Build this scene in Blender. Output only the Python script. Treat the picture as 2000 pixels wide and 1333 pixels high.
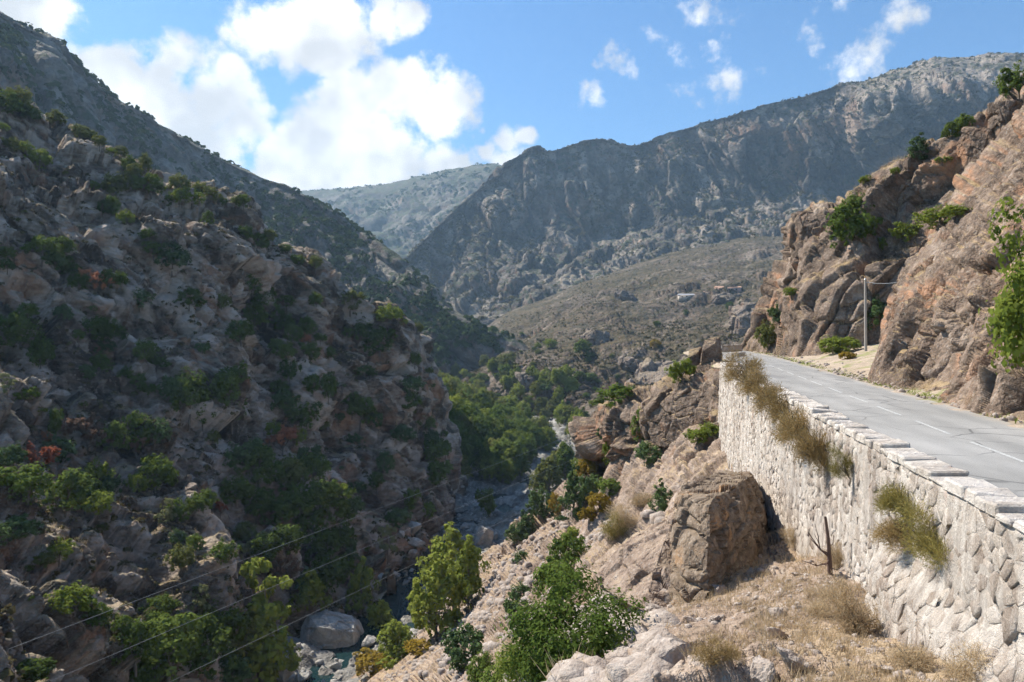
import bpy, bmesh, math, random
import numpy as np
from mathutils import Vector, Matrix
from mathutils.bvhtree import BVHTree

SC = bpy.context.scene
COL = SC.collection
for o in list(bpy.data.objects):
    bpy.data.objects.remove(o)

# ------------------------------------------------------------------ camera
F = 1400.0          # focal length in pixels of the 2000 px wide photograph
U0, V0 = 1000.0, 640.0   # principal column, horizon row
cam_d = bpy.data.cameras.new('camera')
cam = bpy.data.objects.new('camera', cam_d); COL.objects.link(cam)
cam_d.sensor_width = 36.0
cam_d.lens = F / 2000.0 * 36.0
cam_d.shift_y = -(666.5 - V0) / 2000.0
cam_d.clip_start = 0.1
cam_d.clip_end = 60000.0
cam.location = (0, 0, 0)
cam.rotation_euler = (math.radians(90), 0, 0)
SC.camera = cam

# ------------------------------------------------------------------ sun + sky
SUN = Vector((-0.560, 0.385, 0.735)).normalized()      # direction to the sun
sun_el = math.asin(SUN.z)
sun_az = math.atan2(SUN.x, SUN.y)
sd = bpy.data.lights.new('sun', 'SUN')
sd.energy = 5.0
sd.angle = math.radians(0.55)
sd.color = (1.0, 0.93, 0.815)
sun = bpy.data.objects.new('sun', sd); COL.objects.link(sun)
sun.rotation_euler = (-SUN).to_track_quat('-Z', 'Y').to_euler()
sun.location = (-60, 30, 120)

SC.view_settings.view_transform = 'Standard'
SC.view_settings.look = 'None'
SC.view_settings.exposure = 0.86
SC.view_settings.gamma = 1.0
SC.view_settings.use_curve_mapping = False
SC.cycles.use_denoising = True
SC.cycles.denoising_input_passes = 'RGB_ALBEDO_NORMAL'
SC.cycles.denoising_prefilter = 'FAST'
SC.cycles.max_bounces = 4
SC.cycles.diffuse_bounces = 2
SC.cycles.glossy_bounces = 2
SC.cycles.transmission_bounces = 4
SC.cycles.transparent_max_bounces = 8
SC.cycles.volume_bounces = 0
SC.cycles.use_adaptive_sampling = True
SC.cycles.adaptive_threshold = 0.04


# ------------------------------------------------------------------ node helper
class NT:
    def __init__(self, tree):
        self.t = tree; self.n = tree.nodes; self.l = tree.links
    def new(self, typ, **kw):
        nd = self.n.new(typ)
        for k, v in kw.items():
            setattr(nd, k, v)
        return nd
    def put(self, nd, key, val):
        sock = nd.inputs[key]
        if hasattr(val, 'is_linked') or hasattr(val, 'links'):
            self.l.new(val, sock)
        else:
            sock.default_value = val
    def math(self, op, a, b=None, c=None, clamp=False):
        nd = self.new('ShaderNodeMath', operation=op, use_clamp=clamp)
        for i, x in enumerate((a, b, c)):
            if x is not None:
                self.put(nd, i, x)
        return nd.outputs[0]
    def vmath(self, op, a, b=None, scale=None):
        nd = self.new('ShaderNodeVectorMath', operation=op)
        self.put(nd, 0, a)
        if b is not None:
            self.put(nd, 1, b)
        if scale is not None:
            self.put(nd, 'Scale', scale)
        return nd.outputs['Value'] if op in ('DOT_PRODUCT', 'LENGTH', 'DISTANCE') else nd.outputs[0]
    def noise(self, vec, scale, detail=4.0, rough=0.55, dist=0.0, lac=2.0):
        nd = self.new('ShaderNodeTexNoise')
        self.put(nd, 'Vector', vec); self.put(nd, 'Scale', scale); self.put(nd, 'Detail', detail)
        self.put(nd, 'Roughness', rough); self.put(nd, 'Distortion', dist); self.put(nd, 'Lacunarity', lac)
        return nd.outputs['Fac']
    def voro(self, vec, scale, feature='F1', out='Distance', rnd=1.0):
        nd = self.new('ShaderNodeTexVoronoi', feature=feature)
        self.put(nd, 'Vector', vec); self.put(nd, 'Scale', scale); self.put(nd, 'Randomness', rnd)
        return nd.outputs[out]
    def smooth(self, x, a, b, lo=0.0, hi=1.0):
        nd = self.new('ShaderNodeMapRange', interpolation_type='SMOOTHSTEP')
        self.put(nd, 'Value', x); self.put(nd, 'From Min', a); self.put(nd, 'From Max', b)
        self.put(nd, 'To Min', lo); self.put(nd, 'To Max', hi)
        return nd.outputs[0]
    def mix(self, fac, a, b, blend='MIX'):
        nd = self.new('ShaderNodeMix', data_type='RGBA', blend_type=blend)
        self.put(nd, 0, fac)
        for k, x in ((6, a), (7, b)):
            if isinstance(x, tuple):
                x = (x[0], x[1], x[2], 1.0)
            self.put(nd, k, x)
        return nd.outputs[2]
    def ramp(self, fac, stops, interp='LINEAR'):
        nd = self.new('ShaderNodeValToRGB')
        cr = nd.color_ramp; cr.interpolation = interp
        while len(cr.elements) < len(stops):
            cr.elements.new(0.5)
        for e, (p, c) in zip(cr.elements, stops):
            e.position = p; e.color = (c[0], c[1], c[2], 1.0)
        self.put(nd, 0, fac)
        return nd.outputs[0]
    def mapping(self, vec, scale=(1, 1, 1), rot=(0, 0, 0)):
        nd = self.new('ShaderNodeMapping')
        self.put(nd, 0, vec); self.put(nd, 'Scale', scale); self.put(nd, 'Rotation', rot)
        return nd.outputs[0]


def pix_dir(u, v):
    return Vector(((u - U0) / F, 1.0, (V0 - v) / F))

def P3(u, v, Y):
    return Vector(((u - U0) / F * Y, Y, (V0 - v) / F * Y))

# world: Nishita sky with procedural cumulus placed by direction
def make_world():
    w = bpy.data.worlds.new('World'); SC.world = w; w.use_nodes = True
    t = NT(w.node_tree); t.n.clear()
    out = t.new('ShaderNodeOutputWorld')
    bg = t.new('ShaderNodeBackground')
    sky = t.new('ShaderNodeTexSky', sky_type='NISHITA')
    sky.sun_disc = False
    sky.sun_elevation = sun_el
    sky.sun_rotation = sun_az
    sky.altitude = 300
    sky.air_density = 1.0
    sky.dust_density = 0.4
    sky.ozone_density = 2.2
    STR = 0.084
    d = t.new('ShaderNodeTexCoord').outputs['Generated']
    d = t.vmath('NORMALIZE', d)
    # cloud field: rounded puffs warped by noise
    warp = t.new('ShaderNodeTexNoise'); t.put(warp, 'Vector', d); t.put(warp, 'Scale', 7.0); t.put(warp, 'Detail', 3.0); t.put(warp, 'Roughness', 0.6)
    off = t.vmath('SUBTRACT', warp.outputs['Color'], (0.5, 0.5, 0.5))
    dw = t.vmath('ADD', d, t.vmath('SCALE', off, scale=0.085))
    puffs = [  # u, v, angular radius, weight
        (60, 40, .085, 1), (120, 85, .05, .9), (-60, 40, .12, 1), (-200, 120, .12, 1),
        (235, 150, .085, 1), (330, 190, .10, 1), (420, 190, .09, 1), (350, 115, .055, .9), (280, 240, .09, 1), (450, 140, .035, .9), (470, 250, .07, .9), (400, 285, .09, 1),
        (560, 50, .085, 1), (620, 90, .09, 1), (520, 60, .07, 1), (660, 30, .08, 1), (740, 20, .05, .9), (780, 10, .04, .8), 
        (770, 190, .10, 1), (840, 220, .08, 1), (700, 230, .11, 1), (640, 230, .08, .95), (780, 290, .10, 1), (690, 320, .10, 1), (600, 300, .09, 1), (560, 340, .10, 1), 
        (860, 310, .06, .95), (900, 330, .06, .9), (640, 390, .12, 1), (760, 380, .12, 1), (880, 180, .022, .75),
        (985, 290, .04, .95), (1010, 265, .03, .9), (960, 310, .03, .9), (930, 265, .016, .7), (1000, 330, .05, .9),
        # small wisps on the right: wide and thin, the noise frays them
        (1145, 180, .050, .42), (1345, 40, .075, .46), (1365, 85, .030, .40), (1590, 70, .070, .44), (1600, 95, .028, .42), (1625, 12, .035, .38), (1705, 92, .045, .36), (1345, 195, .035, .38), (1407, 160, .035, .34), (1757, 50, .026, .38), (1150, 225, .036, .34), (1480, 110, .04, .2), (1250, 120, .05, .2),
    ]
    acc = None
    for (u, v, r, wgt) in puffs:
        c = pix_dir(u, v).normalized()
        dist = t.vmath('DISTANCE', dw, tuple(c))
        r = r * (0.86 if wgt > 0.5 else 1.0)
        f = t.math('MULTIPLY_ADD', dist, -wgt / r, wgt)      # wgt at the centre, 0 at r
        acc = f if acc is None else t.math('MAXIMUM', acc, f)
    # the rest of the sky carries the same kind of scattered cloud
    base = t.noise(d, 3.2, 1.0, 0.5)
    gen = t.smooth(base, 0.52, 0.68, -0.6, 0.5)
    side = t.smooth(t.vmath('DOT_PRODUCT', d, tuple(pix_dir(1000, 300).normalized())), 0.62, 0.78, 0.0, -1.0)
    gen = t.math('ADD', gen, side)
    acc = t.math('SMOOTH_MAX', acc, gen, 0.1)
    n1 = t.noise(d, 13.0, 7.0, 0.62)
    det = t.math('MULTIPLY', t.math('SUBTRACT', n1, 0.5), 2.0)
    dens = t.math('ADD', acc, det)
    cov = t.smooth(dens, 0.14, 0.52)
    # inner tone: thick parts slightly grey at their undersides, rims white
    n3 = t.noise(t.vmath('ADD', d, (0.02, 0.0, 0.03)), 10.0, 3.0, 0.55)
    tone = t.smooth(n3, 0.36, 0.62, 0.72, 1.12)
    up = t.math('SUBTRACT', 1.0, t.math('MULTIPLY', t.smooth(dens, 0.5, 1.3), 0.06))
    tone = t.math('MULTIPLY', tone, up)
    ccol = t.mix(tone, (0.90, 0.94, 0.98), (1.0, 1.0, 1.0))
    cl = t.vmath('SCALE', ccol, scale=t.math('MULTIPLY', tone, 0.66 / STR))
    skyc = sky.outputs[0]
    tint = t.new('ShaderNodeMix', data_type='RGBA', blend_type='MULTIPLY')
    t.put(tint, 0, 1.0); t.l.new(skyc, tint.inputs[6]); tint.inputs[7].default_value = (0.60, 0.92, 1.14, 1)
    m = t.mix(cov, tint.outputs[2], cl)
    t.l.new(m, bg.inputs['Color']); bg.inputs['Strength'].default_value = STR
    t.l.new(bg.outputs[0], out.inputs['Surface'])
    w.cycles.sampling_method = 'MANUAL'; w.cycles.sample_map_resolution = 512
make_world()


# ------------------------------------------------------------------ numpy noise
def _mix(h):
    h = h.astype(np.uint32)
    h ^= h >> np.uint32(16); h *= np.uint32(0x7feb352d)
    h ^= h >> np.uint32(15); h *= np.uint32(0x846ca68b)
    h ^= h >> np.uint32(16)
    return h

def hash3(i, seed):
    with np.errstate(over='ignore'):
        h = (i[..., 0].astype(np.uint32) * np.uint32(73856093)) ^ (i[..., 1].astype(np.uint32) * np.uint32(19349663)) ^ (i[..., 2].astype(np.uint32) * np.uint32(83492791)) ^ np.uint32((seed * 2654435761) & 0xffffffff)
        return _mix(h)

def perlin(P, seed=0):
    P = P.astype(np.float32)
    b = np.floor(P).astype(np.int32); f = P - b
    w = f * f * f * (f * (f * 6 - 15) + 10)
    tot = np.zeros(len(P), np.float32)
    for dx in (0, 1):
        wx = w[:, 0] if dx else 1 - w[:, 0]
        for dy in (0, 1):
            wy = w[:, 1] if dy else 1 - w[:, 1]
            for dz in (0, 1):
                wz = w[:, 2] if dz else 1 - w[:, 2]
                h = hash3(b + np.array((dx, dy, dz), np.int32), seed)
                gx = (h & np.uint32(1023)).astype(np.float32) / 511.5 - 1
                gy = ((h >> np.uint32(10)) & np.uint32(1023)).astype(np.float32) / 511.5 - 1
                gz = ((h >> np.uint32(20)) & np.uint32(1023)).astype(np.float32) / 511.5 - 1
                tot += wx * wy * wz * (gx * (f[:, 0] - dx) + gy * (f[:, 1] - dy) + gz * (f[:, 2] - dz))
    return tot

def fbm(P, size, octv=4, seed=0, gain=0.5, ridged=False):
    a = 1.0; s = 1.0 / size; tot = 0; norm = 0
    for k in range(octv):
        n = perlin(P * s + 17.3 * k, seed + k * 31)
        if ridged:
            n = 1.0 - np.abs(n) * 2.2 - 0.45
        tot = tot + a * n; norm += a
        a *= gain; s *= 2.03
    return tot / norm

def worley(P, seed=0):
    """nearest feature point: offset vector, two random numbers per cell, second minus first distance"""
    P = P.astype(np.float32)
    b = np.floor(P).astype(np.int32)
    n = len(P)
    f1 = np.full(n, 1e9, np.float32); f2 = np.full(n, 1e9, np.float32)
    best = np.zeros((n, 3), np.float32); bh = np.zeros(n, np.uint32)
    for dx in (-1, 0, 1):
        for dy in (-1, 0, 1):
            for dz in (-1, 0, 1):
                c = b + np.array((dx, dy, dz), np.int32)
                h = hash3(c, seed)
                j = np.stack(((h & np.uint32(1023)), ((h >> np.uint32(10)) & np.uint32(1023)), ((h >> np.uint32(20)) & np.uint32(1023))), 1).astype(np.float32) / 1023.0
                off = P - (c + 0.1 + 0.8 * j)
                dd = np.einsum('ij,ij->i', off, off)
                m = dd < f1
                f2 = np.where(m, f1, np.minimum(f2, dd))
                f1 = np.where(m, dd, f1)
                best[m] = off[m]; bh[m] = h[m]
    h2 = _mix(bh + np.uint32(12345))
    r = np.stack(((h2 & np.uint32(1023)), ((h2 >> np.uint32(10)) & np.uint32(1023)), ((h2 >> np.uint32(20)) & np.uint32(1023))), 1).astype(np.float32) / 1023.0
    return best, r, np.sqrt(f2) - np.sqrt(f1)

def blocks(P, size, M=None, seed=0, tilt=0.9, crack=0.28, cw_=0.10):
    """broken-rock relief: every cell is a tilted facet at its own height, unit amplitude about +-0.5"""
    Q = P / size
    if M is not None:
        Q = Q @ M
    off, r, e = worley(Q, seed)
    g = (r - 0.5) * 2
    TONE.append(r[:, 1] - 0.5)
    return (r[:, 0] - 0.5) + tilt * np.einsum('ij,ij->i', off, g[:, [1, 2, 0]]) * 0.6 - crack * (1 - sstep(e, 0.0, cw_))

def sstep(x, a, b):
    t = np.clip((x - a) / (b - a), 0, 1)
    return t * t * (3 - 2 * t)

def aniso(axis_long, axis_mid, st=(0.35, 0.8, 1.6)):
    """matrix for right-multiplication: stretch along axis_long"""
    a = Vector(axis_long).normalized(); b = Vector(axis_mid)
    b = (b - a * b.dot(a)).normalized(); c = a.cross(b)
    R = np.array((a, b, c), np.float32).T      # columns are the axes
    return R @ np.diag(np.array(st, np.float32))


# ------------------------------------------------------------------ mesh helpers
def mesh_from_arrays(name, V, Fc, smooth=False):
    me = bpy.data.meshes.new(name)
    V = np.asarray(V, np.float32); Fc = np.asarray(Fc, np.int32)
    k = Fc.shape[1]
    me.vertices.add(len(V)); me.vertices.foreach_set('co', V.ravel())
    me.loops.add(Fc.size); me.loops.foreach_set('vertex_index', Fc.ravel())
    me.polygons.add(len(Fc))
    me.polygons.foreach_set('loop_start', np.arange(0, Fc.size, k, dtype=np.int32))
    me.polygons.foreach_set('loop_total', np.full(len(Fc), k, np.int32))
    if smooth:
        me.polygons.foreach_set('use_smooth', np.ones(len(Fc), bool))
    me.update(calc_edges=True)
    return me

def add_obj(name, me, mat=None, parent=None, kind=None, label=None, cat=None, group=None, loc=None):
    o = bpy.data.objects.new(name, me); COL.objects.link(o)
    if mat is not None and me is not None and not me.materials:
        me.materials.append(mat)
    if parent is not None:
        o.parent = parent
    tag(o, label, cat, group, kind)
    if loc is not None:
        o.location = loc
    return o

def tag(o, label=None, cat=None, group=None, kind=None):
    if label: o['label'] = label
    if cat: o['category'] = cat
    if group: o['group'] = group
    if kind: o['kind'] = kind

def empty(name, loc, label, cat, group=None, rz=0.0):
    o = bpy.data.objects.new(name, None); COL.objects.link(o)
    o.location = loc; o.rotation_euler = (0, 0, rz); o.empty_display_size = 0.3
    tag(o, label, cat, group)
    return o

def cat_rom(A, x):
    """Catmull-Rom along axis 0 of A at parameters x (0..len-1)"""
    n = len(A)
    i = np.clip(np.floor(x).astype(int), 0, n - 2); t = (x - i)
    i0 = np.clip(i - 1, 0, n - 1); i3 = np.clip(i + 2, 0, n - 1)
    p0, p1, p2, p3 = A[i0], A[i], A[i + 1], A[i3]
    sh = (len(x),) + (1,) * (A.ndim - 1); t = t.reshape(sh)
    m1 = (p2 - p0) * 0.42; m2 = (p3 - p1) * 0.42
    t2 = t * t; t3 = t2 * t
    return (2 * t3 - 3 * t2 + 1) * p1 + (t3 - 2 * t2 + t) * m1 + (-2 * t3 + 3 * t2) * p2 + (t3 - t2) * m2

def spaced(A, n, axis):
    """n parameters along the axis, spaced evenly in pixels"""
    px = A[..., :2]
    d = np.linalg.norm(np.diff(px, axis=axis), axis=-1).mean(axis=1 - axis)
    d = np.maximum(d, 0.03 * d.sum())
    c = np.concatenate(((0,), np.cumsum(d)))
    return np.interp(np.linspace(0, c[-1], n), c, np.arange(len(c)))

def patch(rows, nr, nc):
    """rows of (u, v, depth) control points -> (nr, nc, 3) world positions"""
    A = np.array(rows, np.float64)
    A[..., 2] = np.log(A[..., 2])
    G = cat_rom(A, spaced(A, nr, 0))
    G = np.swapaxes(cat_rom(np.swapaxes(G, 0, 1), spaced(G, nc, 1)), 0, 1)
    Y = np.exp(G[..., 2])
    return np.stack(((G[..., 0] - U0) / F * Y, Y, (V0 - G[..., 1]) / F * Y), -1).astype(np.float32)

def grid_normals(G, sm=0):
    du = np.gradient(G, axis=1); dv = np.gradient(G, axis=0)
    N = np.cross(du, dv)
    N /= np.linalg.norm(N, axis=-1, keepdims=True) + 1e-9
    # towards the camera or the sky
    s = np.einsum('ijk,ijk->ij', N, -G / np.linalg.norm(G, axis=-1, keepdims=True) + np.array((0, 0, 0.6)))
    if s.mean() < 0:
        N = -N
    return N

def grid_faces(nr, nc):
    i = np.arange(nr * nc).reshape(nr, nc)
    return np.stack((i[:-1, :-1].ravel(), i[:-1, 1:].ravel(), i[1:, 1:].ravel(), i[1:, :-1].ravel()), 1)

BVHS = []
def bvh_of(V, Fc):
    return BVHTree.FromPolygons([tuple(v) for v in V.tolist()], Fc.tolist(), all_triangles=False)

TERR = {}
def crest_keep(G, lo=0.35, px0=4.0, px1=55.0):
    """relief fades towards the skyline of a layer so that its ridge keeps its drawn shape"""
    el = V0 - G[..., 2] / G[..., 1] * F
    top = el.min(axis=0, keepdims=True)
    back = np.arange(G.shape[0])[:, None] < np.argmin(el, axis=0)[None, :]
    w = lo + (1 - lo) * sstep(el - top, px0, px1)
    return np.where(back, lo, w).reshape(-1)

TONE = []
def terrain(name, G, mat, objname=None, label=None):
    nr, nc = G.shape[:2]
    V = G.reshape(-1, 3)
    Fc = grid_faces(nr, nc)
    # wind so that the normals face the camera / the sky
    me = mesh_from_arrays(objname or name, V, Fc)
    if TONE:
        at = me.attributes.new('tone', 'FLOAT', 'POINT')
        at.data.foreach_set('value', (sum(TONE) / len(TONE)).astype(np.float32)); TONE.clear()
    o = add_obj(objname or name, me, mat, kind='structure', label=label)
    TERR[name] = (o, G)
    return o
# ------------------------------------------------------------------ materials
def new_mat(name):
    m = bpy.data.materials.new(name); m.use_nodes = True
    t = NT(m.node_tree); t.n.clear()
    out = t.new('ShaderNodeOutputMaterial')
    b = t.new('ShaderNodeBsdfPrincipled')
    t.l.new(b.outputs[0], out.inputs['Surface'])
    return m, t, b, out

def rock_mat(name, px, cols, rust=(0.33, 0.17, 0.09), rust_amt=0.35, grass=(0.30, 0.22, 0.10), grass_amt=0.5,
             scrub=(0.06, 0.075, 0.03), scrub_amt=0.0, scrub_size=8.0, bump=0.6, strata=None, lichen=0.15):
    """px: size in metres of one picture element at this distance; every scale follows it"""
    m, t, b, out = new_mat(name)
    geo = t.new('ShaderNodeNewGeometry')
    pos = geo.outputs['Position']; nrm = geo.outputs['Normal']
    nz = t.new('ShaderNodeSeparateXYZ'); t.l.new(nrm, nz.inputs[0]); nz = nz.outputs[2]
    big = t.noise(pos, 1 / (px * 90), 2, 0.55)
    mid = t.noise(pos, 1 / (px * 14), 4, 0.62)
    fine = t.noise(pos, 1 / (px * 3.2), 3, 0.7)
    val = t.math('ADD', t.math('MULTIPLY', mid, 0.6), t.math('MULTIPLY', fine, 0.4))
    if strata:
        sv = t.mapping(pos, scale=strata[0], rot=strata[1])
        sn = t.noise(sv, 1 / (px * 9), 4, 0.6)
        val = t.math('ADD', t.math('MULTIPLY', val, 0.55), t.math('MULTIPLY', sn, 0.45))
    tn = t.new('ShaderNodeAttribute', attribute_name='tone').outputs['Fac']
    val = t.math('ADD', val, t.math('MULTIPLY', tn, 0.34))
    col = t.ramp(val, [(0.30, cols[0]), (0.44, cols[1]), (0.56, cols[2]), (0.70, cols[3])])
    # iron-stained faces
    ru = t.smooth(t.noise(pos, 1 / (px * 55), 3, 0.6, 0.4), 0.50, 0.68, 0.0, rust_amt)
    steep = t.smooth(nz, 0.75, 0.30)
    col = t.mix(t.math('MULTIPLY', ru, steep), col, t.mix(fine, tuple(x * 0.75 for x in rust), tuple(min(1, x * 1.35) for x in rust)))
    # lichen speckle
    if lichen:
        li = t.smooth(t.noise(pos, 1 / (px * 2.1), 1, 0.6), 0.60, 0.70, 0.0, lichen)
        col = t.mix(li, col, (0.46, 0.45, 0.40))
    # dry grass and litter where the ground lies flat
    flat = t.smooth(t.math('ADD', nz, t.math('MULTIPLY', t.math('SUBTRACT', mid, 0.5), 0.9)), 0.70, 0.92)
    gr = t.math('MULTIPLY', flat, t.smooth(big, 0.38, 0.58, 0.15, 1.0))
    gcol = t.mix(fine, tuple(x * 0.62 for x in grass), tuple(min(1, x * 1.35) for x in grass))
    col = t.mix(t.math('MULTIPLY', gr, grass_amt), col, gcol)
    if scrub_amt:
        so = t.voro(pos, 1 / scrub_size, 'F1')
        sb = t.noise(pos, 1 / (scrub_size * 6), 2, 0.6)
        sc = t.math('ADD', t.math('MULTIPLY', t.math('SUBTRACT', 0.45, so), 0.9), t.math('SUBTRACT', sb, 0.5))
        sc = t.math('ADD', sc, t.math('MULTIPLY', t.math('SUBTRACT', fine, 0.5), 0.55))
        sc = t.math('ADD', sc, t.math('MULTIPLY', t.math('SUBTRACT', nz, 0.6), 0.35))
        sc = t.math('SUBTRACT', sc, t.math('MULTIPLY', t.math('MAXIMUM', tn, 0.0), 0.28))
        scf = t.smooth(sc, 0.00, 0.16, 0.0, scrub_amt)
        scol = t.mix(fine, tuple(x * 0.6 for x in scrub), tuple(x * 1.5 for x in scrub))
        col = t.mix(scf, col, scol)
    t.put(b, 'Base Color', col)
    t.put(b, 'Roughness', 0.92); t.put(b, 'Specular IOR Level', 0.2)
    h = t.noise(pos, 1 / (px * 6), 4, 0.68)
    if strata:
        h = t.math('ADD', h, t.math('MULTIPLY', sn, 0.9))
    bp = t.new('ShaderNodeBump'); t.put(bp, 'Height', h); t.put(bp, 'Distance', px * 5.0); t.put(bp, 'Strength', bump)
    t.l.new(bp.outputs[0], b.inputs['Normal'])
    return m

GREY = [(0.070, 0.054, 0.042), (0.190, 0.150, 0.120), (0.305, 0.247, 0.202), (0.48, 0.405, 0.345)]
WARM = [(0.058, 0.041, 0.030), (0.138, 0.100, 0.075), (0.228, 0.168, 0.128), (0.37, 0.293, 0.235)]
PALE = [(0.105, 0.074, 0.055), (0.23, 0.168, 0.130), (0.325, 0.248, 0.196), (0.46, 0.378, 0.318)]

M_far = rock_mat('far_ridge_scrub', 3.0, [(0.045, .042, .036), (.08, .074, .061), (.115, .105, .085), (.19, .172, .147)], grass=(0.058, 0.064, 0.030), grass_amt=0.8, scrub=(0.045, 0.06, 0.028), scrub_amt=0.85, scrub_size=13.0, bump=0.5, lichen=0)
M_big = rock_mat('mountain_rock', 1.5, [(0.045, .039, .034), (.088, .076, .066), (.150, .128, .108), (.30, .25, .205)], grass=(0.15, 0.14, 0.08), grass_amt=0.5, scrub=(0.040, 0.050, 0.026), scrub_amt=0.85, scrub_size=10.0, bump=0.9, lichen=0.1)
M_lfar = rock_mat('shaded_mountain_rock', 0.9, [(.05, .044, .04), (.105, .093, .082), (.165, .147, .13), (.27, .245, .22)], grass=(0.10, 0.105, 0.05), scrub=(0.035, 0.052, 0.026), scrub_amt=0.85, scrub_size=6.5, bump=0.8, lichen=0.1)
M_left = rock_mat('gorge_rock', 0.20, GREY, rust=(0.34, 0.185, 0.11), rust_amt=0.7, grass=(0.30, 0.22, 0.11), grass_amt=0.55, scrub_amt=0.22, scrub_size=2.2, bump=1.0, strata=((1, 1, 3.0), (0.0, 0.75, 0.0)))
M_hill = rock_mat('scrub_hill', 0.8, [(0.046, .034, .025), (.088, .067, .050), (.145, .112, .085), (.27, .225, .185)], grass=(0.088, 0.068, 0.033), grass_amt=0.75, scrub=(0.045, 0.042, 0.022), scrub_amt=0.75, scrub_size=4.0, bump=0.9, lichen=0.15)
M_cliff = rock_mat('road_cliff_rock', 0.07, WARM, rust=(0.40, 0.215, 0.125), rust_amt=0.85, grass=(0.40, 0.29, 0.15), grass_amt=0.65, bump=1.0, lichen=0.25)
M_slope = rock_mat('foreground_slope_rock', 0.05, PALE, rust=(0.42, 0.24, 0.14), rust_amt=0.4, grass=(0.40, 0.30, 0.19), grass_amt=0.8, bump=0.9, lichen=0.3)
M_bed = rock_mat('river_gravel', 0.22, [(0.09, .085, .078), (.16, .15, .14), (.24, .23, .215), (.40, .385, .36)], grass=(0.12, 0.13, 0.06), grass_amt=0.15, rust_amt=0.1, bump=0.9)

# ------------------------------------------------------------------ terrain layers
def crest_rows(crest, rest, back):
    return [back, crest] + rest

# far pale ridge
cr = [(520, 392, 5200), (590, 375, 5200), (650, 372, 5100), (700, 367, 5000), (760, 362, 4900), (830, 345, 4800), (890, 333, 4700), (960, 321, 4600), (1000, 334, 4500), (1100, 350, 4500)]
KA = 0.5
cr = [(u, v, y * KA) for u, v, y in cr]
bk = [(u, v + 16, y * 1.15) for u, v, y in cr]
r1 = [(u, v + 14, y * 0.93) for u, v, y in cr]
r2 = [(u - 10, v + 70, y * 0.82) for u, v, y in cr]
r3 = [(u, 520, 3300 * KA) for u, v, y in cr]
r4 = [(u, 600, 2500 * KA) for u, v, y in cr]
G = patch([bk, cr, r1, r2, r3, r4], 150, 260)
N = grid_normals(G); P = G.reshape(-1, 3)
d = fbm(P, 350, 6, 3, 0.55, True) * 60 + fbm(P, 60, 4, 8) * 16 + blocks(P, 40, None, 7) * 10
d = d * crest_keep(G, 0.3, 2, 40)
G = (P + N.reshape(-1, 3) * d[:, None]).reshape(G.shape)
terrain('far', G, M_far, 'far_ridge')

# the big shaded mountain on the right
cr = [(690, 600, 1500), (745, 552, 1600), (800, 503, 1700), (850, 452, 1800), (905, 402, 1900), (955, 355, 1980), (990, 326, 2000), (1045, 294, 2000), (1075, 302, 2000), (1130, 286, 2000), (1170, 279, 2000), (1215, 289, 2000), (1245, 291, 2000),
      (1320, 264, 1980), (1400, 245, 1950), (1460, 224, 1900), (1560, 200, 1880), (1640, 175, 1850), (1690, 162, 1850), (1730, 142, 1880), (1790, 127, 1900), (1830, 114, 1900), (1900, 114, 1880), (1960, 107, 1850), (2020, 112, 1800), (2150, 125, 1750)]
KB = 0.62
cr = [(u, v, y * KB) for u, v, y in cr]
n = len(cr)
bk = [(u + 10, v + 60, y * 1.25) for u, v, y in cr]
r1 = []; r2 = []; r3 = []; r4 = []
for k, (u, v, y) in enumerate(cr):
    f = k / (n - 1)
    top = 10 + 62 * sstep(np.array(u), 1620, 1760)
    r1.append((u, v + top, y * (0.985 - 0.12 * float(sstep(np.array(u), 1620, 1760)))))
    vb = np.interp(u, [690, 850, 960, 1060, 1200, 1350, 1500, 1700, 2150], [640, 560, 470, 468, 462, 428, 400, 390, 380])
    r2.append((np.interp(u, [690, 850, 990, 1200, 2150], [720, 850, 960, 1195, 2150]), max(vb, v + 45), KB * np.interp(u, [690, 900, 1200, 2150], [1380, 1730, 1840, 1600])))
    r3.append((np.interp(u, [690, 850, 990, 1200, 2150], [760, 870, 960, 1190, 2150]), np.interp(u, [690, 960, 1200, 1500, 2150], [700, 600, 535, 480, 470]), KB * np.interp(u, [690, 960, 1200, 2150], [1450, 1450, 1480, 1420])))
    r4.append((np.interp(u, [690, 850, 990, 1200, 2150], [800, 890, 960, 1190, 2150]), np.interp(u, [690, 960, 1200, 1500, 2150], [760, 680, 640, 560, 540]), 1250 * KB))
G = patch([bk, cr, r1, r2, r3, r4], 430, 640)
N = grid_normals(G); P = G.reshape(-1, 3)
Md = aniso((0.1, -0.6, -0.8), (1, 0, 0), (0.42, 1.0, 1.0))
d = (fbm(P @ Md, 150 * KB, 5, 11, 0.55, True) * 46 + fbm(P, 420 * KB, 3, 5) * 40 + blocks(P, 60 * KB, Md, 21) * 24 + blocks(P, 24 * KB, Md, 22) * 12 + fbm(P, 12 * KB, 3, 9) * 4) * KB * crest_keep(G, 0.28, 4, 70)
G0 = G
G = (P + N.reshape(-1, 3) * d[:, None]).reshape(G.shape)
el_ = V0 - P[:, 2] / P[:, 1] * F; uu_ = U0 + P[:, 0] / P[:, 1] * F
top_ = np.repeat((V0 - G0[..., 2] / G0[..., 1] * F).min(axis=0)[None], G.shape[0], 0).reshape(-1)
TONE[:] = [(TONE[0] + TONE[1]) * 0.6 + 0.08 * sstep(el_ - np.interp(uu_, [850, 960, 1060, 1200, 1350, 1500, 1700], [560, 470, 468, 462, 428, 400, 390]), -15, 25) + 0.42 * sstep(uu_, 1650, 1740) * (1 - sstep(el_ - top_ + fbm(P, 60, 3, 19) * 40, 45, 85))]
terrain('big', G, M_big, 'mountain')

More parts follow.
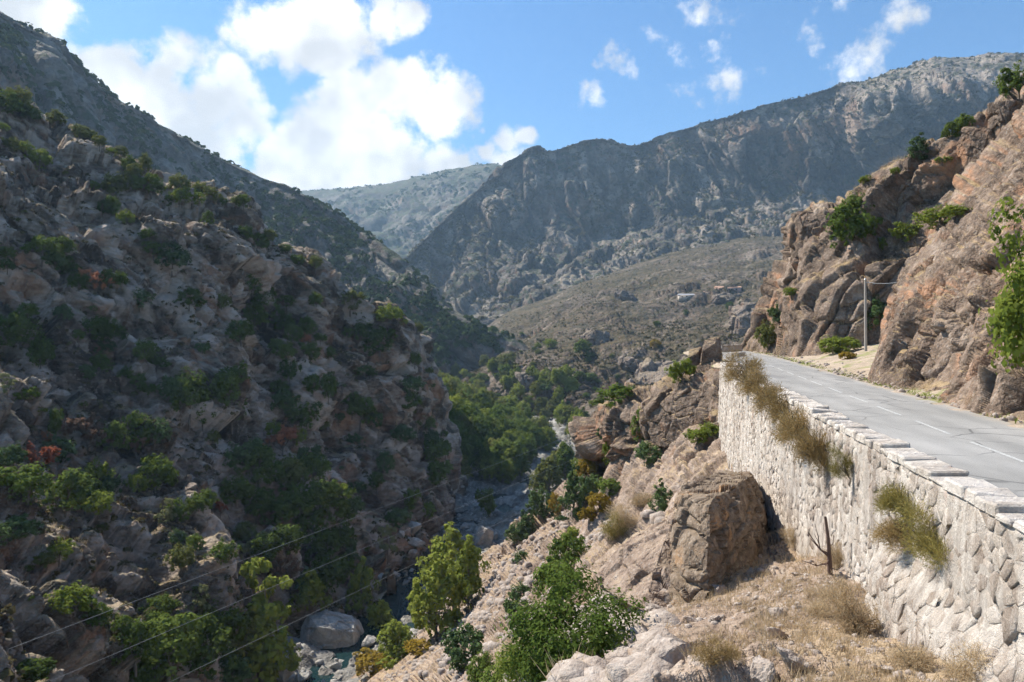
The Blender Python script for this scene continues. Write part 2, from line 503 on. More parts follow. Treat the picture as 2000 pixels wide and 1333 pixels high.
# shaded mountain behind the gorge on the left
cr = [(-260, -130, 330), (-120, -50, 350), (0, 30, 380), (60, 62, 395), (115, 88, 405), (140, 125, 415), (180, 162, 430), (240, 208, 450), (300, 240, 465), (380, 285, 490), (450, 322, 515), (515, 348, 540), (560, 362, 555), (600, 385, 565), (650, 412, 580), (695, 447, 590), (740, 478, 600), (800, 528, 615), (845, 565, 630), (860, 592, 638), (905, 628, 650), (960, 652, 660), (1030, 688, 665), (1090, 720, 670)]
KC = 1.2
cr = [(u, v, y * float(np.interp(u, [450, 700, 900, 1090], [1.2, 1.0, 0.77, 0.70]))) for u, v, y in cr]
bk = [(u + 25, v + 40, y * 1.22) for u, v, y in cr]
r1 = [(u - 12, v + 14, y * 0.975) for u, v, y in cr]
r2 = []; r3 = []; r4 = []
for u, v, y in cr:
    f = float(np.clip((u + 260) / 1350.0, 0, 1))
    r2.append((u * 0.93 + 10, v + np.interp(u, [-260, 500, 800, 1090], [210, 150, 90, 18]), y * np.interp(u, [-260, 500, 1090], [0.80, 0.86, 0.97])))
    r3.append((u * 0.84 + 70, v + np.interp(u, [-260, 500, 800, 1090], [420, 300, 190, 40]), y * np.interp(u, [-260, 500, 1090], [0.70, 0.76, 0.94])))
    r4.append((u * 0.74 + 190, np.interp(u, [-260, 500, 800, 1090], [760, 790, 800, 790]), np.interp(u, [-260, 500, 1090], [312, 390, 440])))
G = patch([bk, cr, r1, r2, r3, r4], 430, 560)
N = grid_normals(G); P = G.reshape(-1, 3)
Mc = aniso((0.55, -0.35, -0.76), (0.7, 0.7, 0), (0.45, 1.0, 1.1))
d = fbm(P @ Mc, 62, 5, 41, 0.55, True) * 18 + fbm(P, 160, 3, 45) * 14 + blocks(P, 24, Mc, 46) * 8.5 + blocks(P, 9, Mc, 47) * 4.0 + fbm(P, 4, 3, 49) * 1.4
d = d * crest_keep(G, 0.35, 4, 60)
G = (P + N.reshape(-1, 3) * d[:, None]).reshape(G.shape)
terrain('lfar', G, M_lfar, 'mountain')

# scrub hill in the middle, houses stand on it
c0 = [(900, 668, 740), (940, 645, 760), (985, 613, 780), (1050, 590, 800), (1130, 556, 820), (1200, 531, 850), (1300, 497, 880), (1400, 478, 900), (1470, 464, 900), (1540, 462, 880), (1650, 450, 850), (1800, 440, 820)]
bk = [(u + 5, v + 30, y * 1.25) for u, v, y in c0]
c1 = [(915, 700, 590), (960, 680, 590), (1010, 660, 590), (1070, 640, 590), (1145, 618, 590), (1215, 600, 590), (1310, 582, 590), (1410, 565, 590), (1480, 556, 590), (1550, 548, 580), (1650, 540, 570), (1800, 530, 560)]
c2 = [(890, 735, 480), (940, 715, 475), (1010, 690, 470), (1080, 680, 465), (1150, 668, 460), (1220, 655, 455), (1310, 640, 450), (1410, 625, 440), (1480, 612, 430), (1550, 605, 420), (1650, 595, 410), (1800, 585, 400)]
c3 = [(862, 768, 440), (915, 742, 430), (985, 712, 420), (1060, 700, 405), (1140, 694, 400), (1220, 688, 390), (1310, 682, 380), (1410, 668, 370), (1480, 655, 360), (1550, 650, 350), (1650, 645, 340), (1800, 640, 330)]
c4 = [(860, 795, 405), (920, 800, 390), (990, 812, 365), (1070, 832, 325), (1150, 858, 292), (1230, 860, 272), (1320, 830, 255), (1410, 800, 245), (1480, 780, 240), (1550, 760, 235), (1650, 740, 230), (1800, 730, 230)]
G = patch([bk, c0, c1, c2, c3, c4], 330, 460)
N = grid_normals(G); P = G.reshape(-1, 3)
Mh = aniso((1, 0.3, 0.25), (0, 1, 0.3), (0.5, 1.0, 1.3))
d = fbm(P, 110, 5, 61, 0.5) * 26 + blocks(P, 22, Mh, 67, 1.2, 0.1) * 6.0 * sstep(fbm(P, 90, 3, 68), 0.0, 0.2) + blocks(P, 12, Mh, 62) * 4.5 * sstep(fbm(P, 60, 3, 66), -0.02, 0.15) + blocks(P, 5.5, Mh, 63) * 1.7 + fbm(P, 3.5, 3, 64) * 0.9
d = d * crest_keep(G, 0.3, 3, 50)
G = (P + N.reshape(-1, 3) * d[:, None]).reshape(G.shape)
terrain('hill', G, M_hill, 'hillside')

# near left side of the gorge
k0 = [(-260, 60, 140), (-80, 150, 146), (0, 190, 150), (60, 212, 152), (140, 262, 155), (250, 318, 160), (350, 372, 164), (440, 385, 168), (486, 398, 170), (500, 470, 172), (560, 492, 175), (620, 515, 178), (650, 560, 180), (720, 606, 183), (800, 640, 186), (832, 705, 188), (852, 770, 188), (878, 850, 187), (892, 930, 184), (905, 1000, 180)]
bk2 = [(u + 30, v + 130, y * 1.5) for u, v, y in k0]
bk = [(u + 6, v + 6, y * 1.06) for u, v, y in k0]
k1 = [(-260, 330, 116), (-80, 380, 120), (0, 410, 123), (60, 420, 126), (140, 430, 132), (235, 440, 139), (335, 455, 146), (425, 462, 152), (478, 478, 156), (500, 540, 160), (555, 560, 164), (615, 575, 169), (645, 615, 172), (710, 650, 176), (790, 680, 180), (822, 740, 182), (845, 800, 182), (868, 875, 181), (885, 945, 178), (900, 1008, 176)]
k2 = [(-260, 600, 100), (-80, 620, 102), (0, 640, 104), (60, 640, 108), (140, 640, 115), (230, 640, 123), (330, 645, 131), (420, 650, 138), (470, 660, 143), (500, 690, 147), (550, 700, 151), (610, 710, 156), (640, 730, 160), (700, 755, 165), (770, 780, 170), (805, 820, 172), (830, 865, 172), (850, 915, 172), (872, 965, 172), (888, 1020, 170)]
k3 = [(-260, 840, 82), (-80, 850, 84), (0, 860, 86), (60, 860, 90), (140, 860, 97), (230, 865, 105), (330, 870, 113), (420, 880, 120), (470, 890, 125), (510, 900, 129), (555, 915, 133), (610, 925, 138), (645, 935, 142), (700, 945, 146), (755, 955, 150), (790, 970, 154), (815, 985, 156), (835, 1000, 158), (855, 1015, 160), (872, 1035, 160)]
k4 = [(-260, 1020, 62), (-80, 1025, 66), (0, 1030, 70), (60, 1030, 74), (140, 1030, 80), (230, 1035, 86), (330, 1045, 92), (420, 1060, 99), (480, 1070, 104), (530, 1080, 109), (580, 1090, 113), (630, 1095, 118), (665, 1095, 122), (705, 1098, 128), (745, 1100, 132), (775, 1095, 137), (800, 1085, 141), (818, 1080, 145), (838, 1078, 149), (858, 1072, 152)]
k5 = [(-260, 1200, 46), (-80, 1200, 50), (0, 1200, 54), (60, 1205, 58), (140, 1210, 63), (230, 1215, 70), (330, 1225, 77), (420, 1240, 84), (480, 1245, 90), (530, 1235, 97), (580, 1220, 104), (630, 1200, 111), (665, 1190, 115), (705, 1185, 118), (740, 1178, 121), (770, 1160, 126), (793, 1140, 131), (808, 1120, 137), (826, 1108, 141), (848, 1095, 144)]
k6 = [(-260, 1480, 34), (-80, 1480, 38), (0, 1480, 42), (60, 1470, 46), (140, 1460, 51), (230, 1450, 57), (330, 1430, 66), (420, 1400, 76), (480, 1360, 84), (530, 1325, 92), (580, 1290, 99), (640, 1255, 106), (675, 1235, 109), (715, 1225, 111), (752, 1205, 115), (782, 1182, 120), (805, 1160, 125), (820, 1140, 131), (840, 1125, 135), (862, 1110, 139)]
G = patch([bk2, bk, k0, k1, k2, k3, k4, k5, k6], 640, 560)
N = grid_normals(G); P = G.reshape(-1, 3)
st = P @ np.array((0.50, -0.25, 0.83), np.float32) + fbm(P, 22, 3, 71) * 9       # strata dip towards the river
ph = st / 11.0
fr = ph - np.floor(ph)
terr = np.where(fr < 0.78, fr / 0.78, (1 - fr) / 0.22)
Ml = aniso((0.75, 0.1, -0.62), (0.0, 1, 0.1), (0.5, 0.9, 1.25))
Ml2 = aniso((0.2, 0.1, -0.95), (0.0, 1, 0.1), (0.45, 1.0, 1.0))
am = sstep(fbm(P, 40, 3, 77), -0.25, 0.2)
d = (fbm(P, 45, 4, 72, 0.5) * 6 + fbm(P @ Ml2, 17, 4, 73, 0.5, True) * 4.0 + (terr - 0.5) * (1.0 + 4.2 * am) + blocks(P, 11.0, Ml2, 79, 1.3, 0.12) * 4.4 + blocks(P, 5.5, Ml, 74, 1.3, 0.15) * 3.1
     + blocks(P, 2.5, Ml, 75, 1.3, 0.2) * 1.6 + blocks(P, 1.15, Ml, 76, 1.2, 0.2) * 0.55 + fbm(P, 1.2, 3, 78) * 0.25)
d = d * crest_keep(G, 0.6, 2, 40)
G = (P + N.reshape(-1, 3) * (d * 0.92)[:, None]).reshape(G.shape)
TONE[:] = [TONE[1] * .8 + TONE[2] + TONE[3] * .6]
terrain('left', G, M_left, 'gorge_slope')

# rocky slope below the road, right bank of the river
h0 = [(600, 1480, 76), (740, 1480, 52), (900, 1480, 26), (1100, 1480, 13.0), (1300, 1480, 9.5), (1500, 1480, 8.4), (1800, 1480, 7.8), (2200, 1470, 7.2), (2500, 1460, 7)]
h1 = [(680, 1345, 90), (780, 1340, 68), (900, 1345, 40), (1060, 1340, 18), (1280, 1340, 12.2), (1500, 1335, 10.8), (1760, 1330, 10.0), (2050, 1330, 9.6), (2400, 1330, 9.2)]
h2 = [(770, 1265, 101), (850, 1250, 82), (945, 1240, 58), (1090, 1235, 31), (1280, 1235, 16.5), (1450, 1230, 14.6), (1640, 1228, 14.2), (1850, 1232, 14.2), (2200, 1230, 13.6)]
h3 = [(862, 1180, 114), (920, 1160, 98), (990, 1150, 74), (1110, 1140, 46), (1270, 1140, 24), (1420, 1135, 19.6), (1580, 1130, 17.4), (1770, 1130, 16.4), (2000, 1120, 16.0)]
h4 = [(925, 1118, 126), (975, 1092, 112), (1045, 1070, 88), (1150, 1050, 62), (1280, 1045, 40), (1400, 1045, 31), (1510, 1045, 29), (1620, 1038, 21.5), (1800, 1036, 19.0)]
h5 = [(975, 1070, 139), (1020, 1045, 124), (1080, 1015, 100), (1170, 975, 76), (1270, 965, 53), (1370, 960, 42), (1470, 955, 39), (1570, 965, 39), (1720, 970, 39)]
h6 = [(1030, 1025, 156), (1070, 1000, 138), (1115, 968, 112), (1185, 925, 84), (1265, 905, 64), (1350, 890, 52), (1430, 880, 47), (1510, 880, 46.5), (1640, 880, 46)]
h7 = [(1085, 985, 172), (1110, 965, 150), (1140, 940, 122), (1195, 900, 90), (1262, 872, 70), (1335, 850, 60), (1400, 835, 54.5), (1470, 830, 52), (1580, 830, 51)]
h8 = [(1110, 985, 186), (1140, 975, 160), (1165, 960, 130), (1200, 915, 98), (1255, 880, 78), (1325, 848, 66), (1385, 825, 59), (1450, 815, 56), (1550, 815, 55)]
h9 = [(1120, 1010, 200), (1160, 1010, 175), (1190, 1000, 145), (1215, 960, 112), (1265, 940, 90), (1330, 900, 78), (1390, 870, 70), (1450, 860, 66), (1550, 860, 64)]
G = patch([h9, h8, h7, h6, h5, h4, h3, h2, h1, h0], 560, 500)
N = grid_normals(G); P = G.reshape(-1, 3)
S = np.clip(P[:, 1] / 50.0, 0.25, 2.2)
Ms = aniso((0.85, 0.25, 0.45), (-0.3, 0.9, 0.1), (0.42, 0.9, 1.3))
flat = sstep(P[:, 0], 2.0, 6.0) * sstep(-P[:, 1], -26, -19)        # the grassy apron by the wall stays smooth
amp = (1 - 0.82 * flat)
nearf = 1 - sstep(P[:, 1], 45, 85); midf = 1 - 0.7 * sstep(P[:, 1], 60, 120)
d = (fbm(P, 14, 4, 81) * 1.6 * S + blocks(P, 4.2, Ms, 82) * 1.25 * np.clip(S, .5, 2) + blocks(P, 1.8, Ms, 83) * 0.62 * midf + blocks(P, 0.75, None, 84) * 0.24 * nearf) * amp + (blocks(P, 0.3, None, 86) * 0.07 + fbm(P, 0.5, 3, 85) * 0.07) * nearf
dep = (1 - sstep(P[:, 1], 150, 190) * 0.5) * (1 - 0.65 * sstep(P[:, 1], 50, 75) * sstep(V0 - P[:, 2] / P[:, 1] * F, 1120, 1200))
G = (P + N.reshape(-1, 3) * (d * dep)[:, None]).reshape(G.shape)
terrain('slope', G, M_slope, 'rocky_slope')

# outcrop with the overhanging pillar below the end of the wall
q0 = [(1165, 830, 88), (1172, 800, 86), (1200, 788, 82), (1255, 778, 78), (1290, 765, 74), (1340, 742, 68), (1400, 722, 62), (1440, 714, 57), (1475, 712, 54)]
qb = [(u + 14, v + 60, y * 1.18) for u, v, y in q0]
q1 = [(1160, 845, 85), (1170, 825, 81), (1200, 815, 76.5), (1255, 800, 72), (1295, 785, 68), (1345, 762, 62.5), (1400, 742, 57.5), (1438, 735, 54), (1475, 735, 52)]
q2 = [(1166, 868, 85), (1178, 860, 80), (1210, 850, 74.5), (1258, 835, 70.5), (1298, 820, 66.5), (1345, 795, 61), (1400, 775, 56.5), (1435, 770, 53), (1475, 770, 51.5)]
q3 = [(1188, 900, 86), (1198, 890, 80), (1222, 880, 75), (1262, 868, 71), (1300, 850, 66.5), (1345, 828, 61), (1395, 808, 56), (1432, 800, 53), (1475, 800, 51.5)]
q4 = [(1192, 940, 86), (1206, 935, 79.5), (1232, 925, 75), (1270, 905, 70), (1305, 880, 66), (1345, 855, 60.5), (1395, 835, 56), (1432, 830, 53), (1475, 830, 51.5)]
q5 = [(1190, 975, 88), (1212, 965, 80), (1240, 950, 75), (1275, 930, 70), (1310, 900, 65.5), (1345, 880, 60), (1395, 865, 55.5), (1432, 860, 52.5), (1475, 860, 51)]
G = patch([qb, q0, q1, q2, q3, q4, q5], 190, 210)
N = grid_normals(G); P = G.reshape(-1, 3)
d = fbm(P, 9, 4, 91) * 1.4 + blocks(P, 6.0, Ms, 92, 1.1, 0.22, 0.06) * 2.6 + blocks(P, 2.2, Ms, 93, 1.1, 0.25) * 1.0 + blocks(P, 0.7, None, 94) * 0.22 + fbm(P, 0.6, 3, 95) * 0.1
G = (P + N.reshape(-1, 3) * d[:, None]).reshape(G.shape)
terrain('outcrop', G, M_cliff, 'rock_outcrop')

# cliff above the road: near spur
g0 = [(1694, 740, 41), (1712, 690, 42), (1734, 620, 43.5), (1765, 545, 45), (1825, 462, 46.5), (1870, 395, 47), (1930, 325, 46.5), (1995, 255, 46), (2080, 160, 45), (2250, -20, 44)]
gb = [(u - 4, v + 6, y * 1.15) for u, v, y in g0]
g1 = [(1700, 748, 40), (1722, 700, 40.5), (1747, 635, 41.5), (1785, 562, 42), (1850, 485, 42.5), (1900, 420, 42.5), (1965, 345, 42), (2035, 265, 41), (2130, 150, 40), (2300, -60, 39)]
g2 = [(1712, 752, 38.6), (1747, 715, 38), (1792, 660, 37), (1830, 590, 36), (1900, 520, 35.5), (1955, 460, 35), (2030, 390, 34), (2110, 310, 33), (2210, 200, 32), (2400, 0, 31)]
g3 = [(1727, 756, 37.8), (1777, 735, 35.6), (1837, 700, 33.6), (1880, 650, 31.5), (1950, 590, 30), (2010, 540, 29), (2090, 480, 28), (2180, 410, 27), (2290, 310, 26), (2500, 130, 25)]
g4 = [(1722, 760, 36.8), (1790, 772, 32.4), (1860, 770, 28.6), (1930, 745, 26.2), (2000, 710, 24.6), (2070, 670, 23.4), (2150, 620, 22.4), (2240, 560, 21.4), (2360, 480, 20.4), (2600, 330, 19.4)]
g5 = [(1735, 768, 35.6), (1805, 788, 31), (1875, 804, 27), (1945, 820, 24.2), (2010, 835, 22.2), (2080, 855, 20.4), (2160, 880, 18.6), (2260, 910, 16.8), (2400, 950, 15), (2700, 1040, 12.6)]
g6 = [(1735, 790, 35), (1805, 815, 30.4), (1875, 835, 26.6), (1945, 855, 23.8), (2010, 875, 21.8), (2080, 900, 20), (2160, 930, 18.2), (2260, 960, 16.4), (2400, 1000, 14.6), (2700, 1090, 12.3)]
G = patch([gb, g0, g1, g2, g3, g4, g5, g6], 330, 380)
N = grid_normals(G); P = G.reshape(-1, 3)
Mg = aniso((0.62, 0.15, 0.75), (-0.5, 0.8, 0.2), (0.36, 0.8, 1.2))
Mg2 = aniso((0.05, 0.15, 1.0), (-0.5, 0.8, 0.0), (0.5, 1.0, 1.0))
low = sstep(-P[:, 2], -4.0, 0.5)
Mi = aniso((0.62, 0.15, 0.75), (-0.5, 0.8, 0.2), (0.6, 0.95, 1.1))
d = (fbm(P, 7, 4, 101) * 1.3 + blocks(P, 4.2, Mg, 102, 0.9, 0.35, 0.05) * 1.9 + blocks(P, 1.7, Mi, 103, 0.9, 0.45, 0.07) * 0.75 + blocks(P, 1.9, Mg2, 106, 0.9, 0.5, 0.08) * 0.8 * low + blocks(P, 0.7, Mi, 104, 0.9, 0.4, 0.12) * 0.26 + fbm(P, 0.35, 3, 105) * 0.08)
d = d * (0.3 + 0.7 * sstep(U0 + P[:, 0] / P[:, 1] * F, 1690, 1790)) * crest_keep(G, 0.6, 3, 40) * (0.25 + 0.75 * sstep(P[:, 2], -3.2, -1.2))
G = (P + N.reshape(-1, 3) * d[:, None]).reshape(G.shape)
terrain('cliff_near', G, M_cliff, 'cliff')

# cliff above the road: far spur with the skyline
g0 = [(1446, 684, 97), (1462, 655, 95), (1480, 635, 94), (1508, 575, 92), (1545, 500, 89), (1548, 440, 87), (1590, 408, 85), (1640, 402, 82), (1700, 352, 79), (1760, 325, 77), (1810, 292, 75), (1870, 268, 73), (1920, 228, 71), (1965, 195, 69), (2010, 165, 67), (2100, 105, 65), (2250, -10, 62)]
gb = [(u + 10, v + 20, y * 1.3) for u, v, y in g0]
g1 = [(1450, 686, 95), (1468, 662, 93), (1490, 645, 91), (1520, 590, 88), (1560, 520, 85), (1575, 465, 83), (1620, 440, 81), (1670, 425, 78), (1730, 380, 75), (1790, 352, 73), (1840, 322, 71), (1905, 290, 69), (1955, 250, 67), (2000, 215, 65), (2050, 180, 63), (2140, 110, 61), (2290, 0, 58)]
g2 = [(1456, 688, 93), (1478, 672, 89), (1505, 655, 86), (1540, 612, 81), (1580, 570, 77), (1620, 535, 75), (1670, 510, 73), (1720, 490, 71), (1780, 455, 69), (1830, 425, 67), (1880, 395, 65), (1950, 360, 63), (2010, 330, 61), (2060, 300, 59), (2120, 260, 57), (2200, 200, 55), (2350, 100, 52)]
g3 = [(1464, 690, 91), (1490, 680, 86), (1518, 668, 81), (1550, 640, 76), (1590, 605, 72), (1640, 580, 70), (1690, 570, 69), (1740, 560, 68), (1800, 530, 66), (1850, 500, 64), (1900, 470, 62), (1970, 440, 60), (2030, 410, 58), (2080, 380, 56), (2140, 340, 54), (2230, 290, 52), (2380, 200, 49)]
g4 = [(1472, 690, 89), (1498, 690, 82.5), (1526, 692, 77), (1558, 690, 71), (1598, 685, 67.5), (1650, 675, 68), (1700, 665, 68), (1755, 655, 67.5), (1815, 640, 65.5), (1865, 620, 63.5), (1915, 600, 61.5), (1985, 570, 59.5), (2045, 540, 57.5), (2095, 510, 55.5), (2155, 470, 53.5), (2250, 420, 51.5), (2400, 340, 48.5)]
g5 = [(1476, 700, 87), (1503, 704, 80.5), (1532, 712, 74.5), (1564, 722, 69), (1604, 722, 66), (1656, 715, 67), (1706, 712, 67.5), (1762, 712, 67), (1825, 715, 65), (1875, 718, 63), (1925, 720, 61), (2000, 725, 59), (2060, 730, 57), (2110, 735, 55), (2170, 740, 53), (2265, 750, 51), (2420, 760, 48)]
G = patch([gb, g0, g1, g2, g3, g4, g5], 300, 430)
N = grid_normals(G); P = G.reshape(-1, 3)
d = (fbm(P, 12, 4, 111) * 2.2 + blocks(P, 7.0, Mg, 112, 0.9, 0.3, 0.05) * 3.2 + blocks(P, 3.0, Mi, 113, 0.9, 0.4, 0.07) * 1.4 + blocks(P, 1.2, Mi, 114, 0.9, 0.4, 0.12) * 0.5 + fbm(P, 0.6, 3, 115) * 0.14) * crest_keep(G, 0.55, 3, 40)
d *= 0.35 + 0.65 * sstep(P[:, 2], -2.6, 2.0)
G = (P + N.reshape(-1, 3) * d[:, None]).reshape(G.shape)
terrain('cliff_far', G, M_cliff, 'cliff')

# ------------------------------------------------------------------ valley floor, river bed and water
RIV = np.array([(-34, 60), (-29, 78), (-25.5, 91), (-22, 104), (-19, 114), (-17.6, 125), (-16.6, 140), (-12.5, 156), (-4.5, 176), (2, 197), (12, 216), (18.0, 236), (19.0, 262), (17, 292), (4, 345), (-20, 420), (-30, 500), (10, 640)], np.float64)
def riv_x(y):
    return np.interp(y, RIV[:, 1], RIV[:, 0])
WATER_Z = -44.6
xs = np.linspace(-95, 95, 260); ys = 62 * np.exp(np.linspace(0, math.log(480 / 62.0), 300))
X, Y = np.meshgrid(xs, ys)
P = np.stack((X, Y, np.zeros_like(X)), -1).reshape(-1, 3).astype(np.float32)
dist = np.abs(P[:, 0] - riv_x(P[:, 1]))
up = np.interp(P[:, 1], [62, 200, 300, 640], [0, 0.2, 1.2, 6.0])
pool = sstep(-P[:, 1], -152, -146) * (0.45 + 0.55 * sstep(P[:, 1], 100, 106)) + sstep(P[:, 1], 208, 214) * sstep(-P[:, 1], -242, -236)
base = -44.1 - 1.9 * pool * (1 - sstep(dist, 2.0, 4.2)) + up + 0.5 * sstep(dist, 4.0, 9.0) + np.clip(dist - 8, 0, 60) * 0.16 + np.where(P[:, 0] < riv_x(P[:, 1]), np.clip(dist - 14, 0, 80) * 0.25, 0)
d = fbm(P, 9, 4, 121) * 1.6 + blocks(P, 3.6, None, 122) * 1.5 + blocks(P, 1.5, None, 123) * 0.8
P[:, 2] = base + d
terrain('valley', P.reshape(300, 260, 3), M_bed, 'riverbed')

m, t, b, out = new_mat('river_water')
geo = t.new('ShaderNodeNewGeometry').outputs['Position']
t.put(b, 'Base Color', (0.010, 0.028, 0.030, 1)); t.put(b, 'Roughness', 0.12); t.put(b, 'IOR', 1.33)
bp = t.new('ShaderNodeBump'); t.put(bp, 'Height', t.noise(t.mapping(geo, (1.0, 0.5, 1)), 1.6, 4, 0.6)); t.put(bp, 'Distance', 0.3); t.put(bp, 'Strength', 0.5)
t.l.new(bp.outputs[0], b.inputs['Normal'])
M_water = m
vv = []; ff = []
yy = np.concatenate((np.linspace(58, 300, 120), np.linspace(305, 450, 20)))
for y in yy:
    x = float(riv_x(y)); z = WATER_Z + float(np.interp(y, [62, 200, 300, 640], [0, 0.2, 1.2, 6.0]))
    vv += [(x - 11, y, z), (x - 4, y, z), (x + 4, y, z), (x + 11, y, z)]
for k in range(len(yy) - 1):
    for j in range(3):
        a = k * 4 + j
        ff.append((a, a + 1, a + 5, a + 4))
add_obj('river', mesh_from_arrays('river', vv, ff), M_water, kind='structure')
# ground sheet out to the horizon, below everything
me = mesh_from_arrays('ground', [(-1450, -50, -75), (1450, -50, -75), (1450, 3100, -75), (-1450, 3100, -75)], [(0, 1, 2, 3)])
add_obj('ground', me, M_far, kind='structure')
bpy.context.view_layer.update()
DG = bpy.context.evaluated_depsgraph_get()
def hit(u, v, layers, dv=4, tries=12):
    """first point of the given terrain layers seen through pixel (u, v); steps down the picture on a miss"""
    for k in range(tries):
        d = pix_dir(u, v + dv * k).normalized(); best = None
        for nm in layers:
            ok, p, n, i = TERR[nm][0].ray_cast((0, 0, 0), d, depsgraph=DG)
            if ok and (best is None or p.length < best[0].length):
                best = (p.copy(), n.copy())
        if best:
            return best
    return None

def drop(x, y, layers, z0=400.0):
    best = None
    for nm in layers:
        ok, p, n, i = TERR[nm][0].ray_cast((x, y, z0), (0, 0, -1), depsgraph=DG)
        if ok and (best is None or p.z > best.z):
            best = p.copy()
    return best

# ------------------------------------------------------------------ road
CL = np.array([(5.0, -12), (8.3, 1.5), (11.65, 17.1), (14.9, 31.8), (18.2, 46.8), (21.6, 62), (24.8, 77), (26.4, 86), (27.8, 93), (31, 99), (37, 105), (46, 110)], np.float64)
def cl_sample(n):
    par = np.concatenate(((0,), np.cumsum(np.linalg.norm(np.diff(CL, axis=0), axis=1))))
    x = np.interp(np.linspace(0, par[-1], n), par, np.arange(len(CL)))
    C = cat_rom(CL, x)
    T = np.gradient(C, axis=0); T /= np.linalg.norm(T, axis=1, keepdims=True)
    R = np.stack((T[:, 1], -T[:, 0]), 1)      # to the right of travel
    return C, T, R
RC, RT, RR = cl_sample(400)
ARC = np.concatenate(((0,), np.cumsum(np.linalg.norm(np.diff(RC, axis=0), axis=1))))
ROAD_Z = -3.0

m, t, b, out = new_mat('asphalt')
pos = t.new('ShaderNodeNewGeometry').outputs['Position']
agg = t.noise(pos, 60, 3, 0.8); ptc = t.noise(t.mapping(pos, (1, 0.35, 1), (0, 0, 0.2)), 0.55, 5, 0.6)
col = t.ramp(t.math('ADD', t.math('MULTIPLY', agg, 0.55), t.math('MULTIPLY', ptc, 0.45)), [(0.36, (0.215, 0.21, 0.20)), (0.5, (0.30, 0.293, 0.28)), (0.64, (0.39, 0.38, 0.365))])
crk = t.voro(t.vmath('ADD', pos, t.vmath('SCALE', t.new('ShaderNodeTexNoise').outputs['Color'], scale=0.3)), 0.45, 'DISTANCE_TO_EDGE')
crm = t.math('MULTIPLY', t.smooth(crk, 0.022, 0.004), t.smooth(t.noise(pos, 0.25, 3), 0.42, 0.56))
col = t.mix(t.math('MULTIPLY', crm, 0.7), col, (0.06, 0.06, 0.06))
lat = t.math('ABSOLUTE', t.new('ShaderNodeAttribute', attribute_name='lat').outputs['Fac'])
trk = t.math('ADD', t.smooth(t.math('ABSOLUTE', t.math('SUBTRACT', lat, 0.75)), 0.45, 0.05), t.smooth(t.math('ABSOLUTE', t.math('SUBTRACT', lat, 2.05)), 0.45, 0.05))
col = t.mix(t.math('MULTIPLY', t.math('MULTIPLY', trk, t.noise(pos, 0.8, 3)), 0.42), col, (0.17, 0.168, 0.163))
dus = t.math('MULTIPLY', t.smooth(lat, 2.2, 2.85), t.smooth(t.noise(pos, 2.5, 4, 0.7), 0.35, 0.6))
col = t.mix(t.math('MULTIPLY', dus, 0.65), col, (0.40, 0.34, 0.27))
pt2 = t.smooth(t.noise(t.mapping(pos, (1, 0.25, 1), (0, 0, -0.2)), 0.35, 3, 0.5), 0.60, 0.64)
col = t.mix(t.math('MULTIPLY', pt2, 0.45), col, (0.14, 0.14, 0.145))
t.put(b, 'Base Color', col); t.put(b, 'Roughness', 0.85); t.put(b, 'Specular IOR Level', 0.25)
bp = t.new('ShaderNodeBump'); t.put(bp, 'Height', agg); t.put(bp, 'Distance', 0.012); t.put(bp, 'Strength', 0.5); t.l.new(bp.outputs[0], b.inputs['Normal'])
M_asphalt = m
m, t, b, out = new_mat('worn_white_paint')
pos = t.new('ShaderNodeNewGeometry').outputs['Position']
t.put(b, 'Base Color', t.mix(t.smooth(t.noise(pos, 14, 4, 0.7), 0.36, 0.56), (0.58, 0.58, 0.56), (0.33, 0.33, 0.32))); t.put(b, 'Roughness', 0.8)
M_paint = m
m, t, b, out = new_mat('dusty_gravel')
geo = t.new('ShaderNodeNewGeometry'); pos = geo.outputs['Position']
n1 = t.noise(pos, 0.9, 5, 0.6); n2 = t.noise(pos, 18, 4, 0.7)
col = t.ramp(t.math('ADD', t.math('MULTIPLY', n1, 0.5), t.math('MULTIPLY', n2, 0.5)), [(0.34, (0.23, 0.18, 0.13)), (0.5, (0.38, 0.30, 0.22)), (0.66, (0.52, 0.44, 0.36))])
gm = t.smooth(t.noise(pos, 0.55, 4, 0.7), 0.52, 0.60)
col = t.mix(t.math('MULTIPLY', gm, 0.75), col, t.mix(n2, (0.10, 0.13, 0.03), (0.30, 0.29, 0.09)))
t.put(b, 'Base Color', col); t.put(b, 'Roughness', 0.95)
bp = t.new('ShaderNodeBump'); t.put(bp, 'Height', n2); t.put(bp, 'Distance', 0.05); t.put(bp, 'Strength', 0.7); t.l.new(bp.outputs[0], b.inputs['Normal'])
M_gravel = m

def strip(name, offs, zf, mat, k0=0, k1=None, zn=0.0, **kw):
    V = []; k1 = k1 or len(RC)
    for k in range(k0, k1):
        for e in offs:
            x, y = RC[k] + RR[k] * (e if name != 'shoulder' else -2.4 + e * float(np.interp(RC[k][1], [51, 56, 64, 75, 90, 110], [1.0, 1.6, 2.2, 2.6, 3.0, 3.0])))
            V.append((x, y, zf(e, k)))
    V = np.array(V, np.float32)
    if zn:
        V[:, 2] += fbm(V, 0.8, 3, 131) * zn
    nc = len(offs)
    me = mesh_from_arrays(name, V, grid_faces(k1 - k0, nc)[:, ::-1])
    return add_obj(name, me, mat, **kw)

